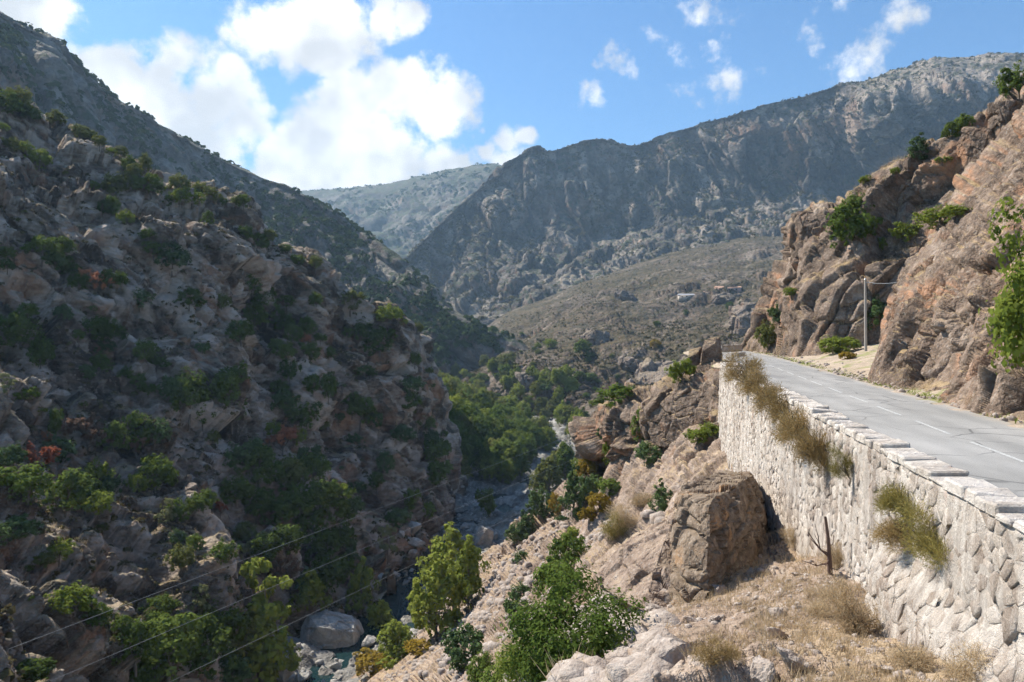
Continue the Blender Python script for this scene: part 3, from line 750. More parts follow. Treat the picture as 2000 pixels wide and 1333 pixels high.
road_wob = fbm(np.stack((RC[:, 0], RC[:, 1], RC[:, 0] * 0), 1) , 2.5, 2, 132) * 0.22
road = strip('road', [-3.0, -2.4, -1.2, 0, 1.2, 2.4, 2.85], lambda e, k: ROAD_Z - 0.012 * abs(e), M_asphalt, kind='structure')
me = road.data
co = np.empty(len(me.vertices) * 3, np.float32); me.vertices.foreach_get('co', co); co = co.reshape(-1, 7, 3)
co[:, 0, :2] -= RR * np.interp(RC[:, 1], [10, 50, 60], [-0.1, 0.30, -0.3])[:, None]; co[:, 6, :2] += RR * road_wob[:, None]; me.vertices.foreach_set('co', co.ravel()); me.update()

at = me.attributes.new('lat', 'FLOAT', 'POINT'); at.data.foreach_set('value', np.tile(np.array([-3.0, -2.4, -1.2, 0, 1.2, 2.4, 2.85], np.float32), len(RC)))
def verge_z(e, k):
    return ROAD_Z - 0.055 + 0.19 * max(0, e - 3.4)
vg = strip('verge', list(np.linspace(2.4, 16, 60)), verge_z, M_gravel, 0, None, 0.22, kind='structure')
TERR['verge'] = (vg, None)
sh = strip('shoulder', list(np.linspace(-1, 0, 24)), lambda e, k: ROAD_Z - 0.075 - 0.9 * max(0, -e - 0.72), M_gravel, int(np.argmin(abs(RC[:, 1] - 50.5))), None, 0.25, kind='structure')
TERR['shoulder'] = (sh, None)
# centre dashes: each a thin painted strip on the asphalt
s = 5.2; first = None
def at_arc(a):
    return (np.array([np.interp(a, ARC, RC[:, 0]), np.interp(a, ARC, RC[:, 1])]), np.array([np.interp(a, ARC, RR[:, 0]), np.interp(a, ARC, RR[:, 1])]))
a = 15.6
while a < 102:
    L = 2.9 if a < 92 else 9.0
    V = []; n = 5
    for k in range(n):
        c, r = at_arc(a + L * k / (n - 1))
        j = 0.012 * math.sin(k * 7 + a)
        V += [(*(c - r * (0.055 + j)), ROAD_Z + 0.005), (*(c + r * (0.055 - j)), ROAD_Z + 0.005)]
    add_obj('lane_marking', mesh_from_arrays('lane_marking', V, grid_faces(n, 2)[:, ::-1]), M_paint, parent=road)
    a += L + 1.45

# ------------------------------------------------------------------ retaining wall and parapet
def stone_mat(name, cols, px=0.03, white=0.45, stain=0.62):
    m, t, b, out = new_mat(name)
    geo = t.new('ShaderNodeNewGeometry'); pos = geo.outputs['Position']
    oi = t.new('ShaderNodeObjectInfo').outputs['Random']
    isl = geo.outputs['Random Per Island']
    n1 = t.noise(pos, 1.6, 5, 0.62); n2 = t.noise(pos, 16, 5, 0.7)
    v = t.math('ADD', t.math('MULTIPLY', n1, 0.4), t.math('MULTIPLY', n2, 0.3))
    v = t.math('ADD', v, t.math('MULTIPLY', t.math('FRACT', t.math('ADD', oi, isl)), 0.3))
    col = t.ramp(v, [(0.24, cols[0]), (0.40, cols[1]), (0.56, cols[2]), (0.72, cols[3])])
    # lime wash runs and rust
    st = t.noise(t.mapping(pos, (1, 1, 0.12)), 3.5, 4, 0.65)
    col = t.mix(t.smooth(st, 0.44, 0.62, 0, white), col, (0.82, 0.755, 0.68))
    ru = t.smooth(t.noise(t.mapping(pos, (1, 1, 0.3)), 2.2, 4, 0.6), 0.62, 0.72, 0, 0.4)
    col = t.mix(ru, col, (0.56, 0.36, 0.26))
    dk = t.smooth(t.noise(t.mapping(pos, (1, 1, 0.22)), 1.3, 5, 0.7), 0.50, 0.66, 0, stain)
    col = t.mix(dk, col, (0.25, 0.20, 0.165))
    t.put(b, 'Base Color', col); t.put(b, 'Roughness', 0.93); t.put(b, 'Specular IOR Level', 0.2)
    bp = t.new('ShaderNodeBump'); t.put(bp, 'Height', t.math('ADD', n2, t.math('MULTIPLY', t.noise(pos, 55, 3, 0.7), 0.5))); t.put(bp, 'Distance', 0.07); t.put(bp, 'Strength', 0.9)
    t.l.new(bp.outputs[0], b.inputs['Normal'])
    return m
M_stone = stone_mat('pale_wall_stone', [(0.22, 0.165, 0.13), (0.40, 0.33, 0.275), (0.53, 0.46, 0.395), (0.67, 0.61, 0.55)])
M_mortar = stone_mat('lime_mortar', [(0.30, 0.25, 0.21), (0.44, 0.385, 0.335), (0.55, 0.495, 0.44), (0.66, 0.61, 0.56)], white=0.5)

M_cap = stone_mat('coping_stone', [(0.36, 0.30, 0.25), (0.50, 0.44, 0.38), (0.60, 0.54, 0.48), (0.70, 0.65, 0.60)], white=0.55, stain=0.3)
WX0, WXS = 4.93, 0.1975          # outer face x = WX0 + WXS * y at the top
WD = Vector((WXS, 1, 0)).normalized(); WN = Vector((-WD.y, WD.x, 0))     # along the wall, outwards
W_Y0, W_Y1 = 4.0, 52.5
W_TOP = -2.70
wall_len = (W_Y1 - W_Y0) / WD.y
def wall_bot(y):
    return float(np.interp(y, [4, 10, 16, 20, 30, 36, 45, 52.5], [-5.4, -6.2, -8.2, -8.8, -11.2, -11.4, -10.4, -9.4]))
def wall_pt(s, z, out=0.0):
    y = W_Y0 + s * WD.y
    p = Vector((WX0 + WXS * W_Y0, W_Y0, 0)) + WD * s
    o = out + 0.045 * (W_TOP - z)
    # thicker footing at the near end
    o += 0.34 * float(sstep(np.array(-y), -15.2, -14.7)) * float(sstep(np.array(-z), 4.2, 5.0))
    p = p + WN * o; p.z = z
    return p
wall = empty('retaining_wall', wall_pt(20, -9.0, 0.3), 'long whitish rubble retaining wall with parapet holding up the road', 'wall')
def child(o):
    o.parent = wall; o.matrix_parent_inverse = Matrix.Translation(-wall.location)
    return o
# core: outer face grid, top and inner face
ns, nz = 330, 50
V = []
for i in range(ns):
    s = wall_len * i / (ns - 1); y = W_Y0 + s * WD.y; zb = wall_bot(y)
    for j in range(nz):
        V.append(wall_pt(s, zb + (W_TOP - zb) * j / (nz - 1)))
    pt = wall_pt(s, W_TOP)
    V.append(pt - WN * 0.54)
    q = pt - WN * 0.54; q.z = ROAD_Z - 0.6; V.append(q)
V = np.array(V, np.float32)
nrm = np.array(WN, np.float32)
dd = 0.034 + fbm(V, 0.35, 4, 141) * 0.09 + fbm(V, 1.6, 3, 142) * 0.10
dd.reshape(ns, nz + 2)[:, nz - 1:] *= 0.3
V += nrm * dd[:, None]
child(add_obj('wall_core', mesh_from_arrays('wall_core', V, grid_faces(ns, nz + 2)), M_mortar))

def clip_poly(poly, px, py, nx, ny):
    """keep the side where (p - (px,py)).n <= 0"""
    outp = []
    n = len(poly)
    for i in range(n):
        a = poly[i]; c = poly[(i + 1) % n]
        da = (a[0] - px) * nx + (a[1] - py) * ny; dc = (c[0] - px) * nx + (c[1] - py) * ny
        if da <= 0: outp.append(a)
        if (da < 0 < dc) or (dc < 0 < da):
            f = da / (da - dc); outp.append((a[0] + (c[0] - a[0]) * f, a[1] + (c[1] - a[1]) * f))
    return outp

rs = random.Random(5)
cw, chh = 0.33, 0.22
ncx = int(wall_len / cw) + 1; z_lo = -11.6; ncz = int((W_TOP - z_lo) / chh) + 1
pts = {}
for i in range(-1, ncx + 2):
    for j in range(-1, ncz + 2):
        if rs.random() < 0.16: continue
        pts[i, j] = ((i + 0.5 + 0.5 * (j % 2) + rs.uniform(-.55, .55)) * cw, W_TOP - (j + 0.5 + rs.uniform(-.32, .32)) * chh)
def make_stone(poly, cx, cz):
    """a bevelled rubble stone: inset outline, proud rounded face"""
    n = len(poly); g = rs.choice((0.002, 0.004, 0.008, 0.02))
    proud = rs.uniform(0.025, 0.060)
    ring = []
    for (x, z) in poly:
        d = math.hypot(x - cx, z - cz) + 1e-6; f = max(0.3, 1 - g / d)
        ring.append((cx + (x - cx) * f + rs.uniform(-.012, .012), cz + (z - cz) * f + rs.uniform(-.012, .012)))
    V = []; Fc = []
    tx, tz = rs.uniform(-.16, .16), rs.uniform(-.16, .16)
    for (x, z) in ring: V.append(wall_pt(x, z, -0.10))
    for (x, z) in ring: V.append(wall_pt(x, z, proud * 0.72 + rs.uniform(-.012, .012)))
    for (x, z) in ring:
        fx, fz = cx + (x - cx) * 0.84, cz + (z - cz) * 0.84
        V.append(wall_pt(fx, fz, proud + tx * (fx - cx) + tz * (fz - cz) + rs.uniform(-.015, .015)))
    V.append(wall_pt(cx + rs.uniform(-.03, .03), cz + rs.uniform(-.03, .03), proud + rs.uniform(-0.012, .02)))
    for i in range(n):
        k = (i + 1) % n
        Fc += [(i, k, n + k), (i, n + k, n + i), (n + i, n + k, 2 * n + k), (n + i, 2 * n + k, 2 * n + i), (2 * n + i, 2 * n + k, 3 * n)]
    return V, Fc
stones = []
for (i, j), (cx, cz) in pts.items():
    if not (0 < cx < wall_len): continue
    y = W_Y0 + cx * WD.y
    if cz > W_TOP - 0.05 or cz < wall_bot(y) or y < 8.6: continue
    poly = [(cx - 0.8, cz - 0.8), (cx + 0.8, cz - 0.8), (cx + 0.8, cz + 0.8), (cx - 0.8, cz + 0.8)]
    for di in (-2, -1, 0, 1, 2):
        for dj in (-2, -1, 0, 1, 2):
            q = pts.get((i + di, j + dj))
            if q is None or (di == 0 and dj == 0): continue
            poly = clip_poly(poly, (cx + q[0]) / 2, (cz + q[1]) / 2, q[0] - cx, q[1] - cz)
            if len(poly) < 3: break
        if len(poly) < 3: break
    if len(poly) < 3: continue
    poly = [(x, min(z, W_TOP - 0.005)) for x, z in poly]
    V, Fc = make_stone(poly, cx, cz)
    stones.append((y, V, Fc))
stones.sort(key=lambda q: q[0])
for (y, V, Fc) in stones[:300]:
    child(add_obj('stone', mesh_from_arrays('stone', V, Fc), M_stone))
AV = []; AF = []
for (y, V, Fc) in stones[300:]:
    o = len(AV); AV += V; AF += [(a + o, c + o, e + o) for a, c, e in Fc]
child(add_obj('rubble_stones', mesh_from_arrays('rubble_stones', AV, AF), M_stone, kind='stuff'))
# capstones
s = 4.2
while s < wall_len - 0.4:
    L = rs.uniform(0.30, 0.75)
    h = rs.uniform(0.10, 0.20); o0 = rs.uniform(0.02, 0.10); o1 = -0.58 + rs.uniform(-.04, .05)
    bm = bmesh.new()
    cor = []
    for zz in (W_TOP - 0.02, W_TOP + h):
        for ss, oo in ((s + 0.012, o0), (s + L - 0.012, o0 + rs.uniform(-.05, .05)), (s + L - 0.012, o1), (s + 0.012, o1 + rs.uniform(-.05, .05))):
            q = wall_pt(ss + rs.uniform(-.03, .03) * (zz > W_TOP), W_TOP, oo); q.z = zz + rs.uniform(-.045, .045) * (zz > W_TOP); cor.append(bm.verts.new(q))
    for f in ((0, 1, 2, 3), (4, 7, 6, 5), (0, 4, 5, 1), (1, 5, 6, 2), (2, 6, 7, 3), (3, 7, 4, 0)):
        bm.faces.new([cor[k] for k in f])
    bmesh.ops.bevel(bm, geom=list(bm.edges), offset=0.03, segments=1, affect='EDGES')
    bmesh.ops.recalc_face_normals(bm, faces=bm.faces)
    me = bpy.data.meshes.new('capstone'); bm.to_mesh(me); bm.free()
    child(add_obj('capstone', me, M_cap))
    s += L

# ------------------------------------------------------------------ rocks
def hull_rock(pts3, seed, cuts=4, amp=0.06, size=None, bl=0.0, grooves=()):
    """convex hull of corner points, subdivided and chipped"""
    bm = bmesh.new()
    for p in pts3: bm.verts.new(p)
    r = bmesh.ops.convex_hull(bm, input=bm.verts)
    junk = [g for g in r['geom_interior'] if isinstance(g, bmesh.types.BMVert)]
    if junk: bmesh.ops.delete(bm, geom=junk, context='VERTS')
    loose = [v for v in bm.verts if not v.link_faces]
    if loose: bmesh.ops.delete(bm, geom=loose, context='VERTS')
    bmesh.ops.triangulate(bm, faces=bm.faces)
    for k in range(cuts):
        bmesh.ops.subdivide_edges(bm, edges=list(bm.edges), cuts=1, use_grid_fill=True, smooth=0.10 if k == 0 else 0.0)
    bmesh.ops.recalc_face_normals(bm, faces=bm.faces)
    bm.normal_update()
    V = np.array([v.co for v in bm.verts], np.float32); N = np.array([v.normal for v in bm.verts], np.float32)
    sz = size or float(np.ptp(V, axis=0).max())
    d = fbm(V + seed * 7.1, sz * 0.45, 4, seed) * amp * sz * 1.3 + blocks(V + seed * 3.3, sz * 0.22, None, seed + 1) * amp * sz * (0.9 + bl) + blocks(V, sz * 0.08, None, seed + 2) * amp * sz * 0.30
    for gz in grooves:
        gz = gz + 0.35 * fbm(V, sz * 0.5, 2, seed + 9) + 0.10 * (V[:, 0] - V[:, 0].mean())
        d = d - 0.035 * sz * np.exp(-((V[:, 2] - gz) / (0.012 * sz)) ** 2)
    V = V + N * d[:, None]
    for v, c in zip(bm.verts, V.tolist()): v.co = c
    me = bpy.data.meshes.new('rock'); bm.to_mesh(me); bm.free()
    return me

def rand_rock(seed, cuts=3, amp=0.06, flat=0.7):
    r = random.Random(seed); pts3 = []
    for k in range(14):
        v = Vector((r.gauss(0, 1), r.gauss(0, 1), r.gauss(0, 1))).normalized()
        v = Vector((v.x * r.uniform(.42, .55), v.y * r.uniform(.36, .5), v.z * r.uniform(.40, .5) * flat)); pts3.append(v)
    return hull_rock(pts3, seed, cuts, amp, 1.0)
M_boulder = rock_mat('river_boulder', 0.15, [(0.20, .185, .165), (.30, .28, .255), (.38, .36, .33), (.52, .50, .47)], rust_amt=0.15, grass_amt=0.0, bump=0.7, lichen=0.25)
M_block = rock_mat('weathered_block', 0.03, [(0.075, .054, .038), (.165, .122, .088), (.245, .186, .138), (.40, .335, .27)], rust=(0.42, 0.24, 0.115), rust_amt=0.75, grass_amt=0.15, bump=0.9, lichen=0.3)
M_rock = rock_mat('pale_loose_rock', 0.03, [(0.19, .15, .125), (.30, .245, .205), (.39, .33, .285), (.52, .465, .415)], rust=(0.45, 0.27, 0.16), rust_amt=0.3, grass_amt=0.0, bump=0.7, lichen=0.2)

# the square block beside the wall
KR = 0.87
bl = hull_rock([P3(u, v, y) for u, v, y in ((1322, 975, 22.2), (1330, 958, 23.5), (1316, 1205, 19.2), (1374, 1212, 18.2), (1384, 992, 19.7), (1392, 975, 20.5), (1470, 930, 29.5), (1484, 945, 30.0), (1508, 1085, 26.6), (1455, 928, 33), (1500, 1065, 30.5), (1352, 945, 27.0), (1335, 1150, 27.0))], 11, 6, 0.030, 4.4, 0.6, [P3(0, 1032, 19.8).z, P3(0, 1100, 19.8).z, P3(0, 1158, 18.6).z])
add_obj('rock_block', bl, M_block, label='big square brown rock block standing beside the foot of the retaining wall', cat='boulder')
sl = hull_rock([P3(u, v, y) for u, v, y in ((1318, 1005, 23.0), (1322, 1185, 19.6), (1255, 1192, 19.4), (1180, 1150, 22.5), (1165, 1120, 24), (1215, 1080, 24.5), (1270, 1030, 24.5), (1320, 1000, 27), (1330, 1150, 26), (1200, 1130, 28))], 13, 6, 0.035, 4.4, 0.5)
add_obj('rock_slab', sl, M_slope, label='sloping pale grey rock slab leaning on the left side of the square block', cat='rock')
# standing stones by the end of the parapet
for seed, (cx0, cx1, ct, cb, Y, lab) in enumerate([(1368, 1408, 659, 716, 63, 'tall upright red-brown rock slab by the road bend'), (1340, 1374, 678, 722, 65, 'shorter reddish rock leaning against the left of the upright slab')]):
    pp = [P3(cx0 + 8, ct + 6, Y), P3(cx1 - 3, ct, Y), P3(cx0, cb + 6, Y - 0.8), P3(cx1, cb + 6, Y - 0.8), P3(cx0 + 4, (ct + cb) / 2, Y - 1.0), P3(cx1 - 2, ct + 10, Y + 2.2), P3(cx0 + 12, ct + 12, Y + 2.0), P3(cx0 + 4, cb, Y + 2.6), P3(cx1, cb, Y + 2.4), P3(cx1 - 12, ct + 12, Y - 0.9)]
    add_obj('standing_rock', hull_rock(pp, 31 + seed, 4, 0.03, 3.0), M_cliff, label=lab, cat='rock')
# boulders above the road on the skyline
for seed, (u, v, Y, w, h, lab) in enumerate([(1592, 462, 84, 100, 120, 'blocky red-brown rock tower on the cliff edge above the road bend'), (1900, 300, 69, 66, 110, 'large leaning ochre boulder on the cliff skyline'), (1960, 235, 67, 60, 100, 'upright reddish crag on the cliff skyline at the right edge'), (1560, 565, 86, 70, 70, 'overhanging ochre rock below the cliff tower'), (1775, 372, 74, 70, 70, 'angular ochre rock below the skyline juniper')]):
    r = random.Random(90 + seed); pp = []
    c = P3(u, v, Y); k = Y / F
    for q in range(13):
        a = r.uniform(0, 6.28); z = r.uniform(-0.55, 0.5)
        pp.append(c + Vector((math.cos(a) * w * k * 0.5 * r.uniform(.75, 1.05) + z * h * k * 0.18, math.sin(a) * w * k * 0.5, z * h * k)))
    add_obj('crag', hull_rock(pp, 51 + seed, 5, 0.045, 5.0, 0.3), M_cliff, label=lab, cat='rock')
M_crag = rock_mat('red_crag_rock', 0.2, GREY, rust=(0.30, 0.165, 0.10), rust_amt=0.95, grass=(0.26, 0.2, 0.11), grass_amt=0.4, scrub_amt=0.15, scrub_size=2.2, bump=0.9)
for seed, (u0, u1, v0, v1, Y, dp, lean, lab) in enumerate([
        (396, 496, 396, 575, 158, 14, 10, 'tall red-brown cliff crag on the left slope crest'), (325, 405, 425, 545, 151, 10, 20, 'broken grey-red cliff left of the tall red-brown crag'), (590, 658, 522, 605, 175, 9, 4, 'square reddish rock tower on the lower spur crest'), (548, 600, 505, 580, 176, 8, 8, 'pale crag left of the square reddish tower'),
        (770, 852, 645, 810, 181, 11, 18, 'red cliff end of the spur where it drops to the river'), (836, 890, 880, 1000, 183, 9, 6, 'reddish cliff foot standing above the river bend'), (700, 775, 880, 1010, 152, 9, 25, 'grey-brown rib above the dark river pool'),
        (318, 410, 800, 950, 118, 8, 30, 'rounded rock rib with hollows halfway down the left slope'), (395, 490, 870, 985, 119, 8, 30, 'lower end of the rounded rock rib'), (700, 805, 1020, 1150, 136, 9, 20, 'smooth shaded rock nose above the river pool'), (100, 255, 1225, 1345, 62, 6, 10, 'dark broad rock in the bottom left corner'),
        (275, 322, 972, 1040, 95, 3, 10, 'upright pale-edged slab on the sunlit bottom left slope'), (365, 415, 1000, 1050, 99, 4, 8, 'grey boulder above the bottom left shrubs'), (400, 450, 1030, 1080, 101, 4, 8, 'leaning grey slab right of the boulder above the shrubs')]):
    r = random.Random(700 + seed); pp = []
    for q in range(18):
        fu, fv, fy = r.choice((0, 1, .5)) * .8 + r.uniform(0, .2), r.choice((0, .35, .7, 1)) * .9 + r.uniform(0, .1), r.uniform(0, 1)
        pp.append(P3(u0 + (u1 - u0) * fu, v0 + (v1 - v0) * fv + (fu - .5) * lean, Y + dp * (fy - .35) - dp * .35 * (fv - .4)))
    sz = (v1 - v0) * Y / F
    add_obj('crag', hull_rock(pp, 81 + seed, 5, 0.055, sz, 0.4), M_crag, label=lab, cat='rock')
M_hcrag = rock_mat('hill_outcrop_rock', 0.45, [(.075, .060, .050), (.165, .135, .112), (.26, .215, .18), (.40, .34, .29)], rust_amt=0.3, grass_amt=0.4, bump=0.9)
for seed, (u, v, w, h, lab) in enumerate([(1222, 585, 44, 34, 'dark jagged outcrop on the upper middle hill'), (1165, 672, 60, 50, 'dark broken outcrop in the centre of the middle hill'), (940, 612, 60, 40, 'grey crag at the left end of the middle hill'), (1300, 740, 170, 66, 'wide smooth grey rock slab low on the middle hill'), (1250, 720, 90, 40, 'ridged grey slab left of the wide smooth slab'), (1465, 640, 110, 90, 'steep grey rock face on the hill beside the road bend'), (1420, 590, 60, 30, 'rock outcrop below the pinkish house'), (1030, 745, 70, 34, 'low outcrop at the foot of the middle hill')]):
    q = hit(u, v, ['hill'])
    if q is None: continue
    c = q[0]; k = c.y / F; r = random.Random(900 + seed); pp = []
    for j in range(16):
        a = r.uniform(0, 6.28); z = r.uniform(-0.5, 0.75)
        pp.append(c + Vector((math.cos(a) * w * k * 0.5 * r.uniform(.7, 1.05), math.sin(a) * w * k * 0.35 + h * k * 0.3 * z, z * h * k * 0.75)))
    add_obj('rock_outcrop', hull_rock(pp, 131 + seed, 5, 0.06, max(w, h) * k, 0.5), M_hcrag, label=lab, cat='rock')
# the pillar under the overhang of the outcrop
pp = [P3(1196, 880, 79), P3(1255, 870, 77), P3(1196, 925, 78), P3(1260, 925, 75), P3(1206, 900, 75), P3(1245, 890, 74), P3(1215, 930, 74), P3(1210, 880, 84), P3(1250, 880, 83), P3(1200, 930, 84), P3(1255, 930, 82)]
add_obj('rock_pillar', hull_rock(pp, 61, 5, 0.035, 4.0), M_cliff, label='rounded brown rock pillar under the overhanging outcrop', cat='rock')
pp = [P3(1162, 826, 84), P3(1172, 798, 82), P3(1215, 786, 79), P3(1262, 786, 76), P3(1160, 852, 82), P3(1195, 880, 79), P3(1262, 880, 76), P3(1175, 872, 80), P3(1250, 840, 74), P3(1200, 840, 77), P3(1190, 820, 90), P3(1260, 820, 88), P3(1200, 880, 88)]
add_obj('overhang_rock', hull_rock(pp, 62, 5, 0.04, 5.0), M_cliff, label='undercut rock overhang jutting out above the river valley', cat='rock')

pp = [P3(1255, 790, 68), P3(1262, 800, 65), P3(1330, 757, 63), P3(1424, 728, 58.5), P3(1428, 745, 57), P3(1290, 905, 63.5), P3(1345, 868, 61), P3(1424, 818, 56), P3(1262, 868, 66), P3(1275, 795, 76), P3(1420, 735, 67), P3(1300, 900, 73), P3(1425, 815, 65)]
add_obj('crag', hull_rock(pp, 63, 6, 0.045, 8.0, 0.5), M_cliff, label='dark-sided rock crag between the overhang and the far end of the wall', cat='rock')
# river boulders
c = P3(646, 1245, 104)
pp = [P3(588, 1225, 103), P3(600, 1200, 104), P3(640, 1192, 105), P3(690, 1205, 105), P3(712, 1235, 105), P3(706, 1270, 104), P3(690, 1290, 101), P3(640, 1296, 99.5), P3(585, 1282, 101), P3(583, 1260, 101), P3(620, 1225, 99.5), P3(690, 1235, 100), P3(600, 1240, 110), P3(700, 1240, 110), P3(640, 1205, 111)]
add_obj('boulder', hull_rock(pp, 71, 6, 0.034, 8.0, 0.2), M_boulder, label='huge pale grey boulder lying in the river', cat='boulder')
BR = [rand_rock(200 + k, 3, 0.05, 0.75) for k in range(8)]
for me in BR: me.materials.append(M_boulder)
rs = random.Random(17)
def boulder(p, size, label, group=None, mats=BR, name='boulder'):
    o = bpy.data.objects.new(name, rs.choice(mats)); COL.objects.link(o)
    o.location = p; o.rotation_euler = (rs.uniform(-.4, .4), rs.uniform(-.4, .4), rs.uniform(0, 6.28))
    o.scale = (size * rs.uniform(.8, 1.2), size * rs.uniform(.8, 1.1), size * rs.uniform(.7, 1.1))
    tag(o, label, 'boulder', group); return o
for (u, v, w, lab) in [(657, 1305, 26, 'small white-faced boulder below the huge river boulder'), (945, 1062, 62, 'rounded brown boulder on the right bank above the alder'), (555, 1325, 40, 'grey rounded boulder at the bottom edge left of the river'), (872, 1100, 30, 'pale boulder standing in the dark pool beside the alder'), (722, 1262, 40, 'flat grey boulder touching the right side of the huge river boulder'), (1040, 970, 30, 'pale grey boulder on the gravel bar by the river bend'), (812, 1068, 44, 'layered grey boulder at the water under the cliff foot'), (810, 1040, 40, 'upper layered grey boulder under the cliff foot')]:
    h = hit(u, v, ['valley', 'slope', 'left'])
    if h:
        boulder(h[0] + Vector((0, 0, w * 0.2 * h[0].y / F)), w * h[0].y / F, lab)
RIVB = []
for k in range(120):
    y = 80 * math.exp(rs.random() * math.log(290 / 80.0)); x = float(riv_x(y)) + rs.gauss(0, 6.0)
    p = drop(x, y, ['valley', 'slope', 'left'])
    if p is None or p.z > -38: continue
    sz = rs.uniform(0.7, 1.5) * (2.0 if rs.random() < 0.22 else 1.0)
    RIVB.append(boulder(p + Vector((0, 0, sz * 0.1)), sz, None, 'boulders strewn along the riverbed'))

# loose pale rocks on the apron below the wall
BP = [rand_rock(300 + k, 3, 0.06, 0.7) for k in range(6)]
for me in BP: me.materials.append(M_rock)
for (u, v, w, lab) in [(1517, 1205, 46, 'angular cream stone in dry grass between the block and the wall'), (1515, 1245, 66, 'broad rounded pale rock in dry grass'), (1545, 1295, 80, 'flat-topped pale rock with a shadowed underside near the bottom edge'), (1500, 1325, 90, 'large whitish rock at the bottom edge'), (1290, 1200, 56, 'reddish-brown broken rock left of the square block base'), (1400, 1160, 44, 'flat pale slab at the right foot of the square block'), (1300, 1300, 120, 'big speckled grey rock right of the foreground bush'), (1705, 1275, 36, 'small white stone in straw at the foot of the wall'), (1730, 1310, 30, 'low white stone at the bottom edge by the wall'), (1395, 1210, 30, 'small white stone below the square block'), (1350, 1215, 26, 'little pale stone left of the white stone by the block'), (1555, 1125, 26, 'thin upright grey stone in the grass behind the block'), (1470, 1195, 24, 'narrow cream stone just left of the angular cream one'), (1568, 1190, 18, 'small pink stone right of the angular cream one')]:
    h = hit(u, v, ['slope'])
    if h:
        k = h[0].y / F
        boulder(h[0] + Vector((0, 0, w * k * 0.12)), w * k * 1.05, lab, None, BP, 'loose_rock')
bpy.context.view_layer.update(); DG = bpy.context.evaluated_depsgraph_get()
# ------------------------------------------------------------------ vegetation
def leaf_mat(name, c0, c1, trans=0.35, spread=0.5):
    m = bpy.data.materials.new(name); m.use_nodes = True
    t = NT(m.node_tree); t.n.clear()
    out = t.new('ShaderNodeOutputMaterial')
    geo = t.new('ShaderNodeNewGeometry')
    oi = t.new('ShaderNodeObjectInfo').outputs['Random']
    r = geo.outputs['Random Per Island']
    f = t.math('ADD', t.math('MULTIPLY', r, 1 - spread), t.math('MULTIPLY', oi, spread))
    col = t.mix(f, c0, c1)
    d = t.new('ShaderNodeBsdfDiffuse'); t.put(d, 'Color', col)
    tr = t.new('ShaderNodeBsdfTranslucent'); t.put(tr, 'Color', t.mix(0.5, col, tuple(min(1, x * 1.3) for x in c1)))
    mx = t.new('ShaderNodeMixShader'); t.put(mx, 0, trans); t.l.new(d.outputs[0], mx.inputs[1]); t.l.new(tr.outputs[0], mx.inputs[2])
    t.l.new(mx.outputs[0], out.inputs['Surface'])
    return m
LM = {
    'oak': leaf_mat('dark_oak_leaves', (0.044, 0.072, 0.018), (0.150, 0.195, 0.046), 0.32),
    'light': leaf_mat('bright_shrub_leaves', (0.110, 0.150, 0.026), (0.230, 0.270, 0.055)),
    'olive': leaf_mat('olive_leaves', (0.090, 0.105, 0.030), (0.190, 0.200, 0.062)),
    'alder': leaf_mat('alder_leaves', (0.125, 0.160, 0.030), (0.265, 0.300, 0.062)),
    'russet': leaf_mat('withered_red_leaves', (0.20, 0.060, 0.035), (0.36, 0.130, 0.075)),
    'pink': leaf_mat('withered_orange_leaves', (0.33, 0.13, 0.075), (0.50, 0.24, 0.14)),
    'brown': leaf_mat('withered_brown_twigs', (0.12, 0.075, 0.052), (0.24, 0.155, 0.11)),
    'yellow': leaf_mat('yellowing_leaves', (0.15, 0.115, 0.020), (0.30, 0.21, 0.040)),
    'juniper': leaf_mat('juniper_needles', (0.048, 0.080, 0.032), (0.125, 0.175, 0.066), 0.2),
    'straw': leaf_mat('straw_blades', (0.31, 0.225, 0.13), (0.58, 0.46, 0.30), 0.3),
    'pale': leaf_mat('pale_leaves', (0.15, 0.165, 0.075), (0.28, 0.28, 0.14)),
    'broom': leaf_mat('broom_twigs', (0.18, 0.125, 0.055), (0.40, 0.29, 0.135), 0.25),
    'broomg': leaf_mat('green_broom_twigs', (0.18, 0.155, 0.045), (0.38, 0.32, 0.11), 0.25),
    'deep': leaf_mat('glossy_bush_leaves', (0.050, 0.085, 0.018), (0.165, 0.215, 0.050), 0.3),
    'far': leaf_mat('distant_scrub', (0.020, 0.034, 0.014), (0.060, 0.085, 0.032), 0.2),
    'cover': leaf_mat('low_scrub', (0.045, 0.050, 0.022), (0.135, 0.110, 0.055), 0.2),
}
m, t, b, out = new_mat('bark')
pos = t.new('ShaderNodeNewGeometry').outputs['Position']
t.put(b, 'Base Color', t.mix(t.noise(t.mapping(pos, (1, 1, 0.25)), 9, 4, 0.7), (0.07, 0.055, 0.042), (0.22, 0.185, 0.15))); t.put(b, 'Roughness', 0.95)
M_bark = m

def tube(path, r0, r1, n=6):
    """tapered tube along a list of points -> verts, quads"""
    V = []; Fc = []; m_ = len(path)
    for k, p in enumerate(path):
        p = Vector(p)
        d = Vector(path[min(k + 1, m_ - 1)]) - Vector(path[max(k - 1, 0)])
        d.normalize()
        a = d.cross(Vector((0.31, 0.95, 0.1))); a.normalize(); c = d.cross(a)
        r = r0 + (r1 - r0) * k / (m_ - 1)
        for q in range(n):
            an = 2 * math.pi * q / n
            V.append(p + (a * math.cos(an) + c * math.sin(an)) * r)
    for k in range(m_ - 1):
        for q in range(n):
            Fc.append((k * n + q, k * n + (q + 1) % n, (k + 1) * n + (q + 1) % n, (k + 1) * n + q))
    return V, Fc

def join(parts):
    V = []; Fc = []
    for v, f in parts:
        o = len(V); V += v; Fc += [tuple(i + o for i in q) for q in f]
    return V, Fc

